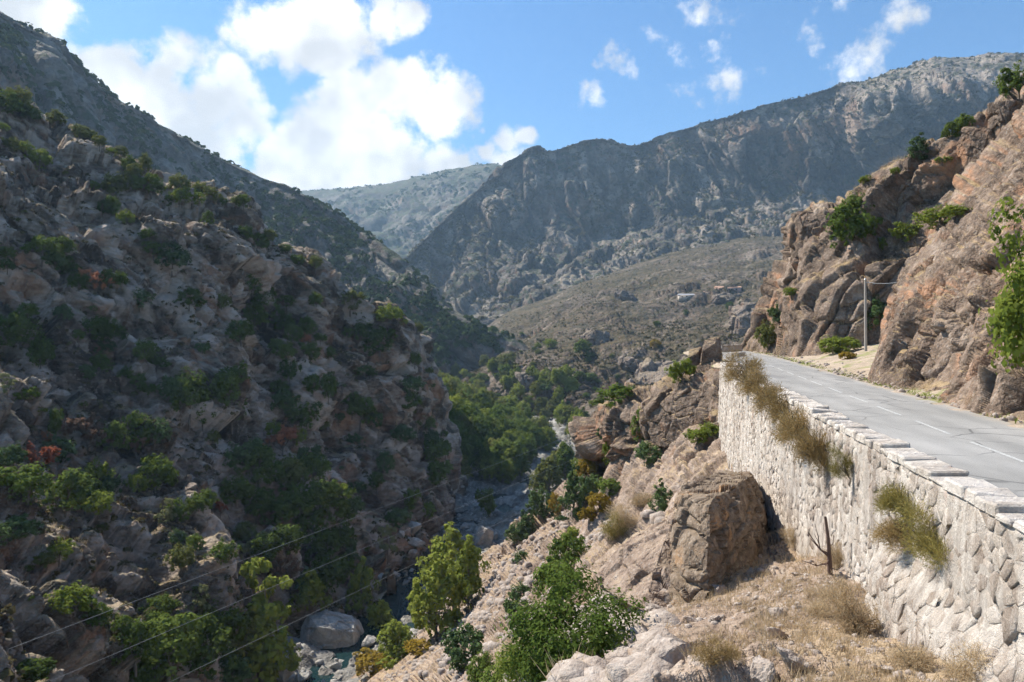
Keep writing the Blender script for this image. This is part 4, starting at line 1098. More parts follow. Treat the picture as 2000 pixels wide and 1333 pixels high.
def leaves(C, Nn, size, rng, elong=1.7):
    """diamond leaves at centres C facing roughly along Nn"""
    n = len(C)
    a = rng.normal(size=(n, 3)); a -= Nn * np.einsum('ij,ij->i', a, Nn)[:, None]; a /= np.linalg.norm(a, axis=1, keepdims=True) + 1e-9
    c = np.cross(Nn, a)
    s = size * rng.uniform(0.6, 1.35, (n, 1))
    l = a * s * elong * 0.5; w = c * s * 0.5
    bend = Nn * s * 0.18
    V = np.stack((C - l, C + w + bend, C + l, C - w + bend), 1).reshape(-1, 3)
    Fc = np.arange(4 * n).reshape(n, 4)
    return V, Fc

def crown(kind, seed):
    """unit tree: about 1 high and 1 wide; returns crown mesh and trunk mesh"""
    rng = np.random.default_rng(seed); r = random.Random(seed)
    lobes = []
    n_leaf = 2200; leaf = 0.046; el = 1.6; sparse = 0.0; clump_f = 0.34
    if kind in ('dome', 'shrub'):
        nl = r.randint(4, 7)
        lobes.append((0, 0, 0.52, 0.36))
        for k in range(nl):
            a = 6.283 * k / nl + r.uniform(-.5, .5); q = r.uniform(.18, .32)
            lobes.append((math.cos(a) * q, math.sin(a) * q, r.uniform(.30, .70), r.uniform(.17, .27)))
        if kind == 'shrub':
            lobes = [(x, y, z * 0.85 - 0.05, q) for x, y, z, q in lobes]
    elif kind == 'alder':
        lobes.append((0, 0, .80, .17)); lobes.append((0.05, 0.02, .55, .26)); lobes.append((0, 0, .32, .28))
        for k in range(9):
            a = k * 2.4 + r.uniform(-.4, .4); z = 0.18 + 0.62 * k / 9; q = (0.36 - 0.25 * z) * r.uniform(.8, 1.2)
            lobes.append((math.cos(a) * q, math.sin(a) * q, z, r.uniform(.12, .20)))
        n_leaf = 2600; leaf = 0.042; clump_f = 0.42
    elif kind == 'layer':
        for k in range(11):
            a = k * 2.4 + r.uniform(-.5, .5); z = 0.15 + 0.75 * k / 11; q = 0.30 * r.uniform(.5, 1.2) * (1.15 - z * .8)
            lobes.append((math.cos(a) * q, math.sin(a) * q, z, r.uniform(.13, .2)))
        n_leaf = 2000; leaf = 0.045
    elif kind == 'cone':
        for k in range(8):
            z = 0.12 + 0.78 * k / 8; q = (0.95 - z) * 0.33
            a = k * 2.4
            lobes.append((math.cos(a) * q * 0.5, math.sin(a) * q * 0.5, z, 0.08 + q * 0.85))
        n_leaf = 1800; leaf = 0.042
    elif kind == 'dead':
        for k in range(9):
            a = k * 2.4 + r.uniform(-.5, .5); q = r.uniform(.1, .36)
            lobes.append((math.cos(a) * q, math.sin(a) * q, r.uniform(.3, .85), r.uniform(.12, .2)))
        n_leaf = 1300; leaf = 0.040; el = 2.6; sparse = 0.3
    elif kind == 'near':
        nl = 16
        lobes.append((0, 0, 0.45, 0.36))
        for k in range(nl):
            a = k * 2.4; q = r.uniform(.15, .40)
            lobes.append((math.cos(a) * q, math.sin(a) * q, r.uniform(.22, .78), r.uniform(.12, .22)))
        n_leaf = 15000; leaf = 0.016; el = 2.2; clump_f = 0.55
    elif kind == 'big':
        nl = 12
        for k in range(nl):
            a = k * 2.4; q = r.uniform(.12, .36)
            lobes.append((math.cos(a) * q, math.sin(a) * q, r.uniform(.15, .88), r.uniform(.14, .22)))
        n_leaf = 4200; leaf = 0.035; el = 1.5; clump_f = 0.5
    L = np.array(lobes)
    wgt = L[:, 3] ** 2; wgt /= wgt.sum()
    ncl = max(30, n_leaf // 22)
    li = rng.choice(len(L), ncl, p=wgt)
    dirs = rng.normal(size=(ncl, 3)); dirs[:, 2] += 0.35; dirs /= np.linalg.norm(dirs, axis=1, keepdims=True)
    if kind == 'layer':
        dirs[:, 2] *= 0.3
    cc = L[li, :3] + dirs * L[li, 3:4] * rng.uniform(0.62, 1.08, (ncl, 1))
    cr_ = L[li, 3] * clump_f * rng.uniform(.6, 1.3, ncl)
    ci = rng.integers(0, ncl, n_leaf)
    off = rng.normal(size=(n_leaf, 3)); off /= np.linalg.norm(off, axis=1, keepdims=True)
    C = cc[ci] + off * (cr_[ci] * rng.uniform(0.15, 1.0, n_leaf) ** 0.6)[:, None]
    if sparse:
        C = L[li[ci], :3] + (C - L[li[ci], :3]) * rng.uniform(.5, 1.25, (n_leaf, 1))
    C[:, 2] = np.maximum(C[:, 2], 0.01)
    Nn = off * 0.7 + dirs[ci] * 0.5 + np.array((0, 0, 0.35)) + rng.normal(size=(n_leaf, 3)) * 0.45
    Nn /= np.linalg.norm(Nn, axis=1, keepdims=True)
    V, Fc = leaves(C, Nn, leaf, rng, el)
    cm = mesh_from_arrays('crown_' + kind, V, Fc)
    parts = []
    tr = 0.028 if kind != 'near' else 0.012
    top = (0.02, 0.01, 0.55)
    parts.append(tube([(0, 0, -0.25), (0.01, -0.01, 0.1), (-0.015, 0.01, 0.3), top], tr, tr * 0.45, 6))
    for (x, y, z, q) in lobes[1:9 if kind != 'dead' else None]:
        s0 = (0, 0, min(0.5, max(0.02, z * 0.45)))
        parts.append(tube([s0, (x * 0.5, y * 0.5, (s0[2] + z) * 0.52), (x, y, z + q * (0.9 if kind == 'dead' else 0.3))], tr * 0.5, tr * 0.12, 5))
    if kind == 'dead':
        for k in range(26):
            x, y, z, q = r.choice(lobes)
            e = (x * 1.1 + r.uniform(-.2, .2), y * 1.1 + r.uniform(-.2, .2), z + r.uniform(0, .2))
            parts.append(tube([(x * .5, y * .5, z * .75), ((x * .5 + e[0]) / 2 + r.uniform(-.04, .04), (y * .5 + e[1]) / 2, (z * .75 + e[2]) / 2), e], 0.008, 0.002, 4))
    V, Fc = join(parts)
    tm = mesh_from_arrays('trunk_' + kind, V, Fc, True)
    tm.materials.append(M_bark)
    return cm, tm

VAR = {}
for kind, nv in (('dome', 5), ('shrub', 5), ('alder', 4), ('layer', 2), ('cone', 3), ('dead', 3), ('near', 1), ('big', 1)):
    VAR[kind] = [crown(kind, 400 + 13 * k + len(kind) * 101) for k in range(nv)]
CROWN = {}
def crown_of(kind, k, leaf):
    key = (kind, k, leaf)
    if key not in CROWN:
        me = VAR[kind][k][0].copy(); me.materials.clear(); me.materials.append(LM[leaf]); CROWN[key] = me
    return CROWN[key], VAR[kind][k][1]

rv = random.Random(99)
NAMES = {'dome': 'oak_tree', 'shrub': 'shrub', 'alder': 'alder_tree', 'layer': 'tree', 'cone': 'juniper', 'dead': 'withered_tree', 'near': 'bush', 'big': 'fig_tree'}
CATS = {'dome': 'tree', 'shrub': 'shrub', 'alder': 'tree', 'layer': 'tree', 'cone': 'juniper', 'dead': 'tree', 'near': 'bush', 'big': 'tree'}
def plant(p, W, H, shape, leaf, label=None, group=None, name=None, cat=None, tilt=None):
    k = rv.randrange(len(VAR[shape]))
    cm, tm = crown_of(shape, k, leaf)
    o = bpy.data.objects.new(name or NAMES[shape], None); COL.objects.link(o)
    o.empty_display_size = 0.2
    o.location = p; o.scale = (W, W, H)
    if tilt is not None:
        q = Vector((0, 0, 1)).rotation_difference(tilt); o.rotation_mode = 'QUATERNION'
        o.rotation_quaternion = q @ Matrix.Rotation(rv.uniform(0, 6.28), 3, 'Z').to_quaternion()
    else:
        o.rotation_euler = (rv.uniform(-.08, .08), rv.uniform(-.08, .08), rv.uniform(0, 6.28))
    tag(o, label, cat or CATS[shape], group)
    c = bpy.data.objects.new('crown', cm); COL.objects.link(c); c.parent = o
    s = bpy.data.objects.new('trunk', tm); COL.objects.link(s); s.parent = o
    return o

ORD = ['first', 'second', 'third', 'fourth', 'fifth', 'sixth', 'seventh', 'eighth', 'ninth', 'tenth', 'eleventh', 'twelfth', 'thirteenth', 'fourteenth', 'fifteenth', 'sixteenth', 'seventeenth', 'eighteenth', 'nineteenth', 'twentieth']
for _tens in ('twenty', 'thirty', 'forty', 'fifty', 'sixty'):
    if _tens != 'twenty': ORD.append(_tens[:-1] + 'ieth')
    ORD += [_tens + '-' + w for w in ORD[:9]]
def name_by_band(objs, desc, bands, where):
    """labels that count from the left inside named bands of distance (near to far)"""
    L = sorted(objs, key=lambda o: o.location.y); n = len(L); nb = len(bands)
    for b_ in range(nb):
        part = L[n * b_ // nb: n * (b_ + 1) // nb]
        part.sort(key=lambda o: o.location.x / o.location.y)
        for i_, o in enumerate(part):
            o['label'] = '%s %s from the left %s %s' % (ORD[i_], desc, bands[b_], where)
SHAPE = {'o': ('dome', 'oak', 'dark evergreen oak'), 'l': ('shrub', 'light', 'bright green shrub'), 'v': ('dome', 'olive', 'olive-green oak'), 'a': ('alder', 'alder', 'yellow-green alder'),
         'r': ('dead', 'russet', 'rust-red withered tree'), 'k': ('dead', 'pink', 'orange-pink withered tree'), 'b': ('dead', 'brown', 'brown leafless tree'), 'y': ('shrub', 'yellow', 'yellow-orange shrub'),
         'j': ('cone', 'juniper', 'conical juniper'), 's': ('shrub', 'juniper', 'grey-green shrub'), 'p': ('layer', 'pale', 'pale grey-green small tree'), 'g': ('shrub', 'deep', 'vivid green bush'), 't': ('layer', 'alder', 'tiered yellow-green alder')}
def plant_zone(zone, spots, layers, group=None, sink=0.06, grow=1.2):
    by = {}
    for (u, v, w, h, c) in spots:
        by.setdefault(c, []).append((u, v, w, h))
    for c, L in by.items():
        L.sort()
        shape, leaf, desc = SHAPE[c]
        for i, (u, v, w, h) in enumerate(L):
            q = hit(u, v, layers)
            if q is None: continue
            p = q[0]; k = p.y / F
            lab = (desc + ' ' + zone) if len(L) == 1 else '%s %s from the left %s' % (ORD[min(i, 19)], desc, zone)
            plant(p - Vector((0, 0, h * k * sink)), w * k * 1.08 * grow, h * k * 1.08 * grow, shape, leaf, lab, group or (desc + 's ' + zone if len(L) > 1 else None))

D = ['left']
plant_zone('along the left slope crest', [(10, 226, 54, 44, 'o'), (38, 222, 48, 46, 'v'), (60, 240, 42, 28, 'o'), (110, 246, 34, 28, 'v'), (155, 272, 34, 26, 'v'), (178, 276, 22, 20, 'v'), (194, 288, 24, 22, 'v'), (218, 304, 18, 16, 'l'), (236, 310, 24, 22, 'v'), (284, 338, 24, 34, 'v'), (350, 374, 38, 30, 'v'), (355, 395, 34, 32, 'l'), (374, 398, 36, 30, 'l'), (392, 382, 26, 26, 'v'), (412, 392, 24, 24, 'v'), (426, 398, 20, 18, 'v'), (438, 404, 14, 16, 'o'), (462, 402, 20, 18, 'v'), (476, 408, 28, 26, 'o'), (335, 396, 20, 16, 'l')], D, 'trees along the left slope crest')
plant_zone('just below the left slope crest', [(77, 332, 40, 42, 'l'), (25, 298, 32, 26, 'v'), (50, 304, 34, 28, 'l'), (6, 254, 16, 16, 'l'), (252, 335, 28, 28, 'o'), (263, 352, 30, 28, 'v'), (264, 374, 28, 28, 'o'), (228, 384, 48, 40, 'v'), (296, 382, 42, 36, 'o'), (200, 418, 32, 30, 's'), (218, 422, 28, 34, 'o'), (247, 438, 28, 28, 'l'), (183, 373, 24, 18, 'o'), (384, 388, 20, 18, 'o'), (330, 405, 26, 20, 'o'), (405, 440, 20, 24, 'o')], D, 'trees below the left slope crest')
plant_zone('on the lower spur crest', [(524, 474, 24, 24, 'v'), (514, 484, 20, 14, 'o'), (556, 494, 24, 16, 'o'), (583, 520, 26, 20, 'o'), (616, 526, 26, 24, 'v'), (684, 612, 52, 38, 'v'), (762, 626, 44, 32, 'l'), (745, 628, 20, 16, 'l'), (815, 652, 20, 20, 'v'), (838, 732, 16, 14, 'v'), (788, 634, 16, 12, 'l')], D, 'trees on the lower spur crest')
plant_zone('in the gully below the red cliff', [(482, 470, 30, 26, 'o'), (502, 486, 34, 26, 'o'), (492, 575, 42, 38, 'o'), (505, 605, 46, 42, 'o'), (522, 625, 50, 42, 'o'), (496, 640, 50, 44, 'o'), (470, 670, 48, 42, 'o'), (556, 655, 42, 40, 'o'), (603, 660, 32, 36, 'o'), (571, 670, 36, 32, 'o'), (592, 672, 32, 22, 'k'), (626, 670, 22, 18, 'o'), (535, 612, 30, 24, 'b'), (432, 605, 28, 28, 'v'), (618, 600, 28, 26, 'o'), (680, 662, 26, 22, 'o'), (712, 668, 42, 36, 'o'), (742, 696, 60, 48, 'o'), (560, 600, 34, 22, 'o')], D, 'trees in the gully below the red cliff')
plant_zone('on the shaded upper left rock face', [(15, 510, 30, 26, 'o'), (14, 528, 26, 24, 's'), (82, 506, 48, 44, 'o'), (107, 525, 42, 36, 's'), (126, 540, 46, 40, 'o'), (126, 500, 40, 32, 'o'), (155, 570, 34, 38, 'o'), (187, 570, 46, 42, 'k'), (213, 566, 26, 38, 'o'), (236, 562, 32, 28, 'o'), (272, 598, 40, 34, 's'), (370, 602, 44, 34, 'o'), (336, 522, 56, 52, 's'), (300, 500, 40, 26, 'o'), (53, 624, 34, 30, 'o'), (124, 624, 32, 32, 's'), (290, 470, 26, 22, 'o')], D, 'trees on the upper left rock face')
plant_zone('halfway down the left slope', [(40, 680, 70, 60, 'o'), (78, 720, 42, 56, 'o'), (180, 662, 50, 48, 'g'), (210, 672, 48, 48, 'o'), (152, 666, 26, 20, 'o'), (204, 688, 36, 30, 's'), (283, 706, 40, 38, 'o'), (306, 724, 42, 32, 'o'), (196, 730, 38, 36, 'o'), (170, 740, 32, 30, 's'), (268, 765, 36, 34, 'o'), (250, 745, 30, 28, 'o'), (290, 770, 28, 22, 'g'), (395, 690, 26, 22, 's'), (240, 640, 26, 40, 'b')], D, 'trees halfway down the left slope')
plant_zone('around the middle gullies of the left slope', [(370, 812, 66, 78, 'o'), (342, 790, 44, 62, 's'), (395, 830, 50, 56, 'o'), (455, 760, 54, 44, 'o'), (446, 795, 52, 60, 'o'), (452, 830, 56, 50, 'o'), (470, 720, 24, 18, 'l'), (566, 750, 34, 48, 'o'), (545, 775, 38, 30, 'o'), (552, 805, 48, 46, 's'), (578, 845, 62, 60, 'o'), (560, 705, 42, 34, 'o'), (606, 710, 42, 38, 'o'), (536, 685, 26, 22, 'o'), (646, 700, 18, 20, 'o'), (572, 798, 22, 20, 'k'), (617, 802, 22, 20, 's'), (611, 770, 32, 34, 'o'), (641, 782, 32, 48, 'o')], D, 'trees around the middle gullies')
plant_zone('on the right flank of the left slope', [(662, 790, 30, 40, 'o'), (688, 806, 42, 38, 'o'), (704, 830, 52, 52, 'o'), (732, 835, 30, 34, 's'), (661, 825, 22, 20, 's'), (632, 840, 24, 18, 'v'), (692, 866, 28, 20, 's'), (782, 860, 42, 32, 's'), (832, 876, 54, 40, 's'), (845, 905, 54, 40, 'o'), (802, 812, 52, 44, 'o'), (826, 840, 40, 34, 'o'), (702, 732, 32, 26, 's'), (722, 738, 30, 22, 'o'), (800, 766, 46, 34, 's'), (810, 715, 26, 24, 'o'), (750, 920, 30, 40, 's'), (840, 760, 20, 16, 'o'), (870, 890, 22, 26, 'o'), (855, 950, 50, 46, 'o')], D, 'trees on the right flank of the left slope')
plant_zone('in the tree belt across the lower left slope', [(552, 890, 64, 52, 'k'), (536, 852, 34, 32, 'l'), (580, 868, 34, 34, 'l'), (482, 915, 74, 62, 's'), (505, 935, 60, 56, 'o'), (524, 965, 64, 58, 'o'), (560, 965, 66, 66, 'v'), (602, 918, 44, 50, 's'), (612, 945, 56, 56, 'o'), (655, 985, 64, 42, 'l'), (625, 990, 60, 50, 'o'), (462, 985, 56, 50, 'o'), (590, 1010, 66, 60, 'o'), (545, 1030, 66, 60, 'o'), (500, 1010, 60, 54, 'o'), (650, 1030, 60, 54, 'o'), (690, 1010, 40, 44, 's'), (610, 1060, 64, 56, 'o'), (560, 1085, 64, 56, 'o')], D, 'trees in the tree belt')
plant_zone('above the river boulder', [(640, 1095, 60, 56, 'o'), (665, 1070, 44, 44, 'o'), (520, 1095, 56, 48, 'o'), (687, 1108, 36, 66, 'j'), (757, 1082, 38, 52, 'p'), (640, 1165, 64, 72, 'o'), (598, 1165, 52, 60, 's'), (660, 1140, 50, 50, 'o'), (545, 1140, 60, 56, 'b'), (605, 1200, 64, 70, 'a'), (704, 1205, 62, 96, 'a'), (742, 1236, 54, 56, 'a'), (835, 1010, 26, 30, 'g'), (800, 1000, 30, 40, 'o'), (780, 1030, 40, 40, 's'), (735, 960, 30, 34, 'o'), (690, 960, 36, 24, 's')], D + ['valley'], 'trees above the river boulder')
plant_zone('at the left edge of the photo', [(15, 768, 32, 34, 'p'), (55, 786, 46, 34, 'l'), (82, 810, 20, 18, 'l'), (106, 862, 28, 58, 'o'), (90, 866, 18, 22, 'k'), (66, 938, 66, 62, 'r'), (170, 888, 74, 70, 'b'), (221, 882, 44, 50, 'o'), (266, 882, 54, 66, 'o'), (302, 860, 44, 46, 's'), (266, 896, 40, 36, 'b'), (303, 960, 64, 62, 'o'), (298, 925, 34, 34, 'o'), (20, 920, 56, 56, 's'), (55, 985, 84, 70, 'o'), (128, 1005, 84, 76, 'o'), (165, 1000, 60, 60, 'o'), (112, 900, 54, 52, 's'), (187, 955, 54, 58, 'l'), (214, 970, 34, 46, 's'), (192, 1000, 46, 40, 'l'), (270, 962, 32, 40, 'l')], D, 'trees at the left edge')
plant_zone('among the rocks of the bottom left', [(346, 1018, 36, 46, 'g'), (325, 1026, 38, 44, 'p'), (396, 1000, 44, 40, 'o'), (416, 870, 22, 28, 'v'), (376, 1000, 26, 24, 'l'), (431, 1010, 24, 30, 'r'), (345, 1066, 30, 34, 's'), (381, 1078, 30, 36, 'g'), (436, 1098, 44, 44, 'g'), (480, 1062, 42, 36, 'v'), (480, 1108, 48, 48, 'p'), (352, 1118, 46, 46, 'v'), (116, 1092, 40, 40, 'l'), (90, 1108, 38, 28, 'v'), (146, 1196, 70, 56, 'l'), (196, 1220, 40, 42, 'g'), (240, 1242, 40, 42, 'g'), (302, 1262, 56, 50, 'g'), (304, 1238, 48, 42, 'g'), (316, 1212, 54, 48, 'o'), (30, 1056, 76, 46, 's'), (200, 1040, 24, 18, 'v')], D, 'shrubs among the bottom left rocks')
plant_zone('in the dark thicket at the bottom left', [(386, 1210, 44, 56, 'p'), (370, 1235, 40, 36, 'l'), (265, 1295, 70, 72, 'o'), (330, 1310, 104, 90, 'o'), (400, 1320, 100, 96, 'o'), (440, 1270, 70, 80, 'o'), (420, 1230, 56, 56, 'o'), (350, 1270, 60, 56, 'o'), (60, 1333, 70, 40, 'o'), (300, 1345, 70, 60, 'o'), (450, 1340, 80, 60, 's')], D, 'trees in the bottom left thicket')
plant_zone('on the riverbank by the huge boulder', [(512, 1235, 108, 128, 't'), (508, 1352, 140, 150, 'a'), (470, 1290, 70, 70, 'v'), (885, 1195, 118, 140, 'a'), (852, 1245, 110, 130, 'a'), (915, 1180, 70, 110, 'a'), (775, 1292, 86, 66, 'a'), (730, 1318, 76, 46, 'y'), (820, 1280, 60, 30, 'y'), (840, 1100, 36, 26, 'o')], D + ['valley', 'slope'], 'riverbank trees by the huge boulder')

S_ = ['slope', 'outcrop', 'valley']
plant_zone('on the right bank above the river bend', [(1120, 1008, 62, 88, 'j'), (1158, 980, 48, 56, 's'), (1030, 1048, 52, 54, 'j'), (1062, 1015, 48, 66, 's'), (1088, 1006, 30, 44, 'y'), (1172, 1000, 44, 40, 'y'), (1190, 968, 44, 36, 'g'), (1150, 1020, 36, 30, 'y'), (1010, 1060, 36, 40, 's'), (1145, 930, 40, 40, 'y'), (955, 1010, 40, 50, 'o'), (1018, 1100, 30, 26, 's')], S_, 'plants on the right bank')
plant_zone('around the overhanging outcrop', [(1276, 868, 60, 88, 'g'), (1266, 908, 46, 46, 's'), (1190, 905, 22, 54, 'l'), (1385, 852, 44, 28, 'l'), (1362, 866, 38, 30, 'l'), (1332, 745, 44, 48, 'l'), (1352, 724, 40, 20, 'l'), (1296, 995, 48, 52, 'j')], S_, 'plants around the outcrop')
plant_zone('on the bare slope behind the foreground bush', [(1110, 1110, 62, 70, 'g'), (1085, 1175, 84, 84, 'g'), (1120, 1060, 40, 30, 'l'), (1015, 1175, 44, 38, 's'), (905, 1300, 78, 80, 's'), (935, 1335, 46, 66, 'g'), (1010, 1210, 46, 40, 's'), (970, 1345, 60, 50, 'g')], S_, 'bushes on the bare slope')
o = hit(1215, 822, ['outcrop', 'slope'])[0]
plant(P3(1208, 812, 78.0), 6.4, 3.6, 'dome', 'deep', 'spreading green shrub crowning the overhanging rock above the river', None, 'shrub', 'shrub')
plant(P3(1185, 868, 80), 2.6, 2.6, 'shrub', 'juniper', 'shaded dark shrub hanging under the crowning shrub of the overhang', None)
CF = ['cliff_far', 'cliff_near', 'verge']
plant_zone('on the cliff above the road', [(1792, 308, 46, 44, 'j'), (1880, 266, 40, 44, 'g'), (1860, 270, 30, 28, 'o'), (1990, 188, 60, 64, 'g'), (1660, 478, 76, 84, 'g'), (1678, 432, 54, 50, 'o'), (1770, 470, 44, 38, 'l'), (1725, 488, 26, 26, 'l'), (1836, 442, 70, 40, 'l'), (1866, 425, 44, 30, 'l'), (1748, 340, 18, 14, 'l'), (1690, 358, 24, 16, 'l'), (1840, 318, 26, 14, 'l'), (1715, 645, 52, 66, 's'), (1640, 690, 66, 36, 'l'), (1500, 686, 38, 52, 'v'), (1520, 630, 40, 40, 's'), (1655, 702, 32, 16, 'y'), (1545, 578, 26, 18, 'l'), (1440, 690, 40, 34, 'l')], CF, 'plants on the cliff above the road', 0.08)

name_by_band(RIVB, 'loose grey boulder', ['in the nearest reach', 'around the dark pool', 'just upstream of the pool', 'on the gravel bar', 'at the river bend', 'in the farthest reach'], 'of the riverbed')
# the wood along the river beyond the cliff, one tree each
cnt = 0; WOOD = {}
for k in range(1600):
    if cnt >= 270: break
    y = (rv.uniform(186, 290) if k % 2 else rv.uniform(196, 400)) if k % 5 else rv.uniform(380, 470)
    side = rv.random()
    x = float(riv_x(y)) + (-rv.uniform(5, 52) if side < 0.75 else rv.uniform(6, 26))
    u = U0 + x / y * F
    if u < 850 or u > 1200: continue
    if 1075 < u < 1150 and 205 < y < 262 or u < 1045 and y < 192: continue
    p = drop(x, y, ['valley', 'hill', 'slope'])
    if p is None or p.z > -24: continue
    H = rv.uniform(6.5, 11.5)
    dark = rv.random() - (0.15 if x < riv_x(y) - 15 else 0.0) * (-1 if y < 300 else 1)
    lf = 'alder' if (dark < 0.28 or y > 300 and dark < 0.6) else ('oak' if dark < 0.62 else ('olive' if dark < 0.85 else 'deep'))
    WOOD.setdefault(lf, []).append(plant(p - Vector((0, 0, 0.3)), H * rv.uniform(.75, 1.05), H, rv.choice(['dome', 'dome', 'alder']), lf, None, 'wood along the far river', 'tree', 'tree'))
    cnt += 1
for lf, L in WOOD.items():
    name_by_band(L, {'alder': 'yellow-green tree', 'oak': 'dark green tree', 'olive': 'olive-green tree', 'deep': 'fresh green tree'}[lf], ['in the nearest rank', 'in the second rank', 'in the middle rank', 'in the fourth rank', 'in the farthest rank'], 'of the riverside wood')
# scattered shrubs on the middle hill
plant_zone('on the middle hill', [(1140, 694, 36, 28, 'o'), (1152, 702, 18, 14, 'o'), (1132, 742, 20, 16, 'o'), (1152, 748, 26, 18, 'o'), (1085, 745, 18, 14, 'o'), (990, 760, 18, 22, 'o'), (1036, 792, 18, 18, 'o'), (1058, 795, 16, 20, 'o'), (996, 800, 20, 22, 'o'), (1107, 812, 18, 20, 'o'), (1066, 765, 20, 16, 's'), (940, 748, 26, 18, 'o'), (925, 755, 20, 16, 'o'), (1340, 617, 12, 10, 'o'), (1285, 640, 14, 12, 'o'), (1425, 608, 16, 16, 'o'), (1280, 680, 22, 18, 'y'), (1052, 680, 12, 12, 'l'), (1075, 680, 22, 20, 'l')], ['hill'], 'shrubs on the middle hill')
HS = []
for k in range(60):
    q = hit(rv.gauss(1020, 110), rv.gauss(760, 55), ['hill'])
    if q is None: continue
    kx = q[0].y / F; s_ = rv.uniform(7, 15) * kx
    HS.append(plant(q[0] - Vector((0, 0, s_ * .1)), s_ * 1.15, s_, 'shrub', rv.choice(['oak', 'oak', 'juniper', 'olive']), None, 'tiny shrubs dotting the middle hill'))
name_by_band(HS, 'tiny dark shrub', ['at the foot', 'on the lower part', 'on the upper part', 'near the top'], 'of the middle hill')
LS = []
# low shrubs clinging to the left slope between the trees
for k in range(130):
    q = hit(rv.uniform(0, 880), rv.uniform(300, 1320), D)
    if q is None or q[1].z < 0.1: continue
    kx = q[0].y / F; s_ = rv.uniform(9, 20) * kx
    LS.append(plant(q[0] - Vector((0, 0, s_ * .1)), s_ * 1.2, s_, 'shrub', rv.choice(['oak', 'juniper', 'olive', 'oak', 'brown']), None, 'small shrubs clinging to the left slope'))

name_by_band(LS, 'small low shrub', ['on the lowest rocks', 'on the lower rocks', 'on the middle rocks', 'on the upper rocks', 'on the topmost rocks'], 'of the left slope')
# foreground bush and the leafy branch at the right edge
q = hit(1120, 1420, ['slope'])
b0 = P3(1120, 1392, 17.0)
plant(b0, 3.3, 3.3, 'near', 'deep', 'large dense green bush in the bottom foreground', None, 'bush', 'bush')
plant(P3(1035, 1400, 17.8), 1.9, 2.0, 'near', 'light', 'bright green bush against the left side of the large foreground bush', None, 'bush', 'bush')
plant(P3(2018, 735, 23.0), 3.3, 5.4, 'big', 'light', 'leafy green tree reaching in from the right edge over the cliff', None, 'fig_tree', 'tree')

# ------------------------------------------------------------------ brooms rooted in the wall
def broom_mesh(seed, n=6500):
    rng = np.random.default_rng(seed)
    d = rng.normal(size=(n, 3)); d[:, 2] = np.abs(d[:, 2]) * 1.1 + 0.15; d /= np.linalg.norm(d, axis=1, keepdims=True)
    d[:, 2] -= 0.1
    L = rng.uniform(0.55, 1.0, (n, 1)) * (1 + 0.25 * rng.normal(size=(n, 1)).clip(-1, 1) * 0.5)
    st = d * L * rng.uniform(0.1, 1.0, (n, 1)) ** 0.6 * 0.9 + rng.normal(size=(n, 3)) * 0.05; en = st + (d + rng.normal(size=(n, 3)) * 0.75) * rng.uniform(.05, .13, (n, 1))
    side = np.cross(d, rng.normal(size=(n, 3))); side /= np.linalg.norm(side, axis=1, keepdims=True); side *= 0.0085
    V = np.stack((st - side, st + side, en + side * .6, en - side * .6), 1).reshape(-1, 3)
    sub = rng.normal(size=(7, 3)) * np.array((0.24, 0.24, 0.14)) + np.array((0, 0, 0.12)); sc_ = rng.uniform(.5, .82, 7); wi = rng.integers(0, 7, n)
    V = (V.reshape(n, 4, 3) * sc_[wi][:, None, None] + sub[wi][:, None, :]).reshape(-1, 3)
    V *= np.array((0.62, 0.62, 0.95))
    return mesh_from_arrays('twigs', V, np.arange(4 * n).reshape(n, 4))
def stem_mesh(seed):
    r = random.Random(seed)
    parts = [tube([(0, 0, -.12), (r.uniform(-.05, .05), r.uniform(-.05, .05), .1), (r.uniform(-.3, .3), r.uniform(-.3, .3), r.uniform(.3, .6))], .02, .006, 5) for k in range(10)]
    V, Fc = join(parts); me = mesh_from_arrays('stems', V, Fc); me.materials.append(M_bark); return me
BM = {}
for lf in ('broom', 'broomg', 'straw'):
    BM[lf] = []
    for k in range(3):
        me = broom_mesh(700 + k); me.materials.append(LM[lf]); BM[lf].append(me)
SM = [stem_mesh(720 + k) for k in range(3)]
core = [c for c in wall.children if c.name.startswith('wall_core')][0]
bpy.context.view_layer.update(); DG = bpy.context.evaluated_depsgraph_get()
TERR['wall'] = (core, None)
def broom(p, W, H, lf, label, tilt=None, name='broom_bush', group=None):
    k = rv.randrange(3)
    o = bpy.data.objects.new(name, None); COL.objects.link(o); o.location = p; o.scale = (W, W, H); o.empty_display_size = .2
    if tilt:
        o.rotation_mode = 'QUATERNION'; o.rotation_quaternion = Vector((0, 0, 1)).rotation_difference(tilt) @ Matrix.Rotation(rv.uniform(0, 6), 3, 'Z').to_quaternion()
    tag(o, label, 'shrub', group)
    for nm, me in (('twigs', BM[lf][k]), ('stems', SM[k])):
        c = bpy.data.objects.new(nm, me); COL.objects.link(c); c.parent = o
tl = (WN * 0.55 + Vector((0, 0, 1))).normalized()
bs = [(1462, 742, 46, 46, 'broom'), (1484, 768, 50, 54, 'broom'), (1512, 792, 56, 52, 'broom'), (1536, 824, 50, 52, 'broom'), (1572, 862, 76, 76, 'broom'), (1614, 905, 64, 84, 'broom')]
for i, (u, v, w, h, lf) in enumerate(bs):
    q = hit(u, v, ['wall'])
    if q:
        k = q[0].y / F
        broom(q[0] + WN * 0.08, w * k * 1.55, h * k * 1.4, lf, '%s dry brown bush from the far end of the row on the wall' % ORD[i], tl, group='dry bushes growing in a row on the wall')
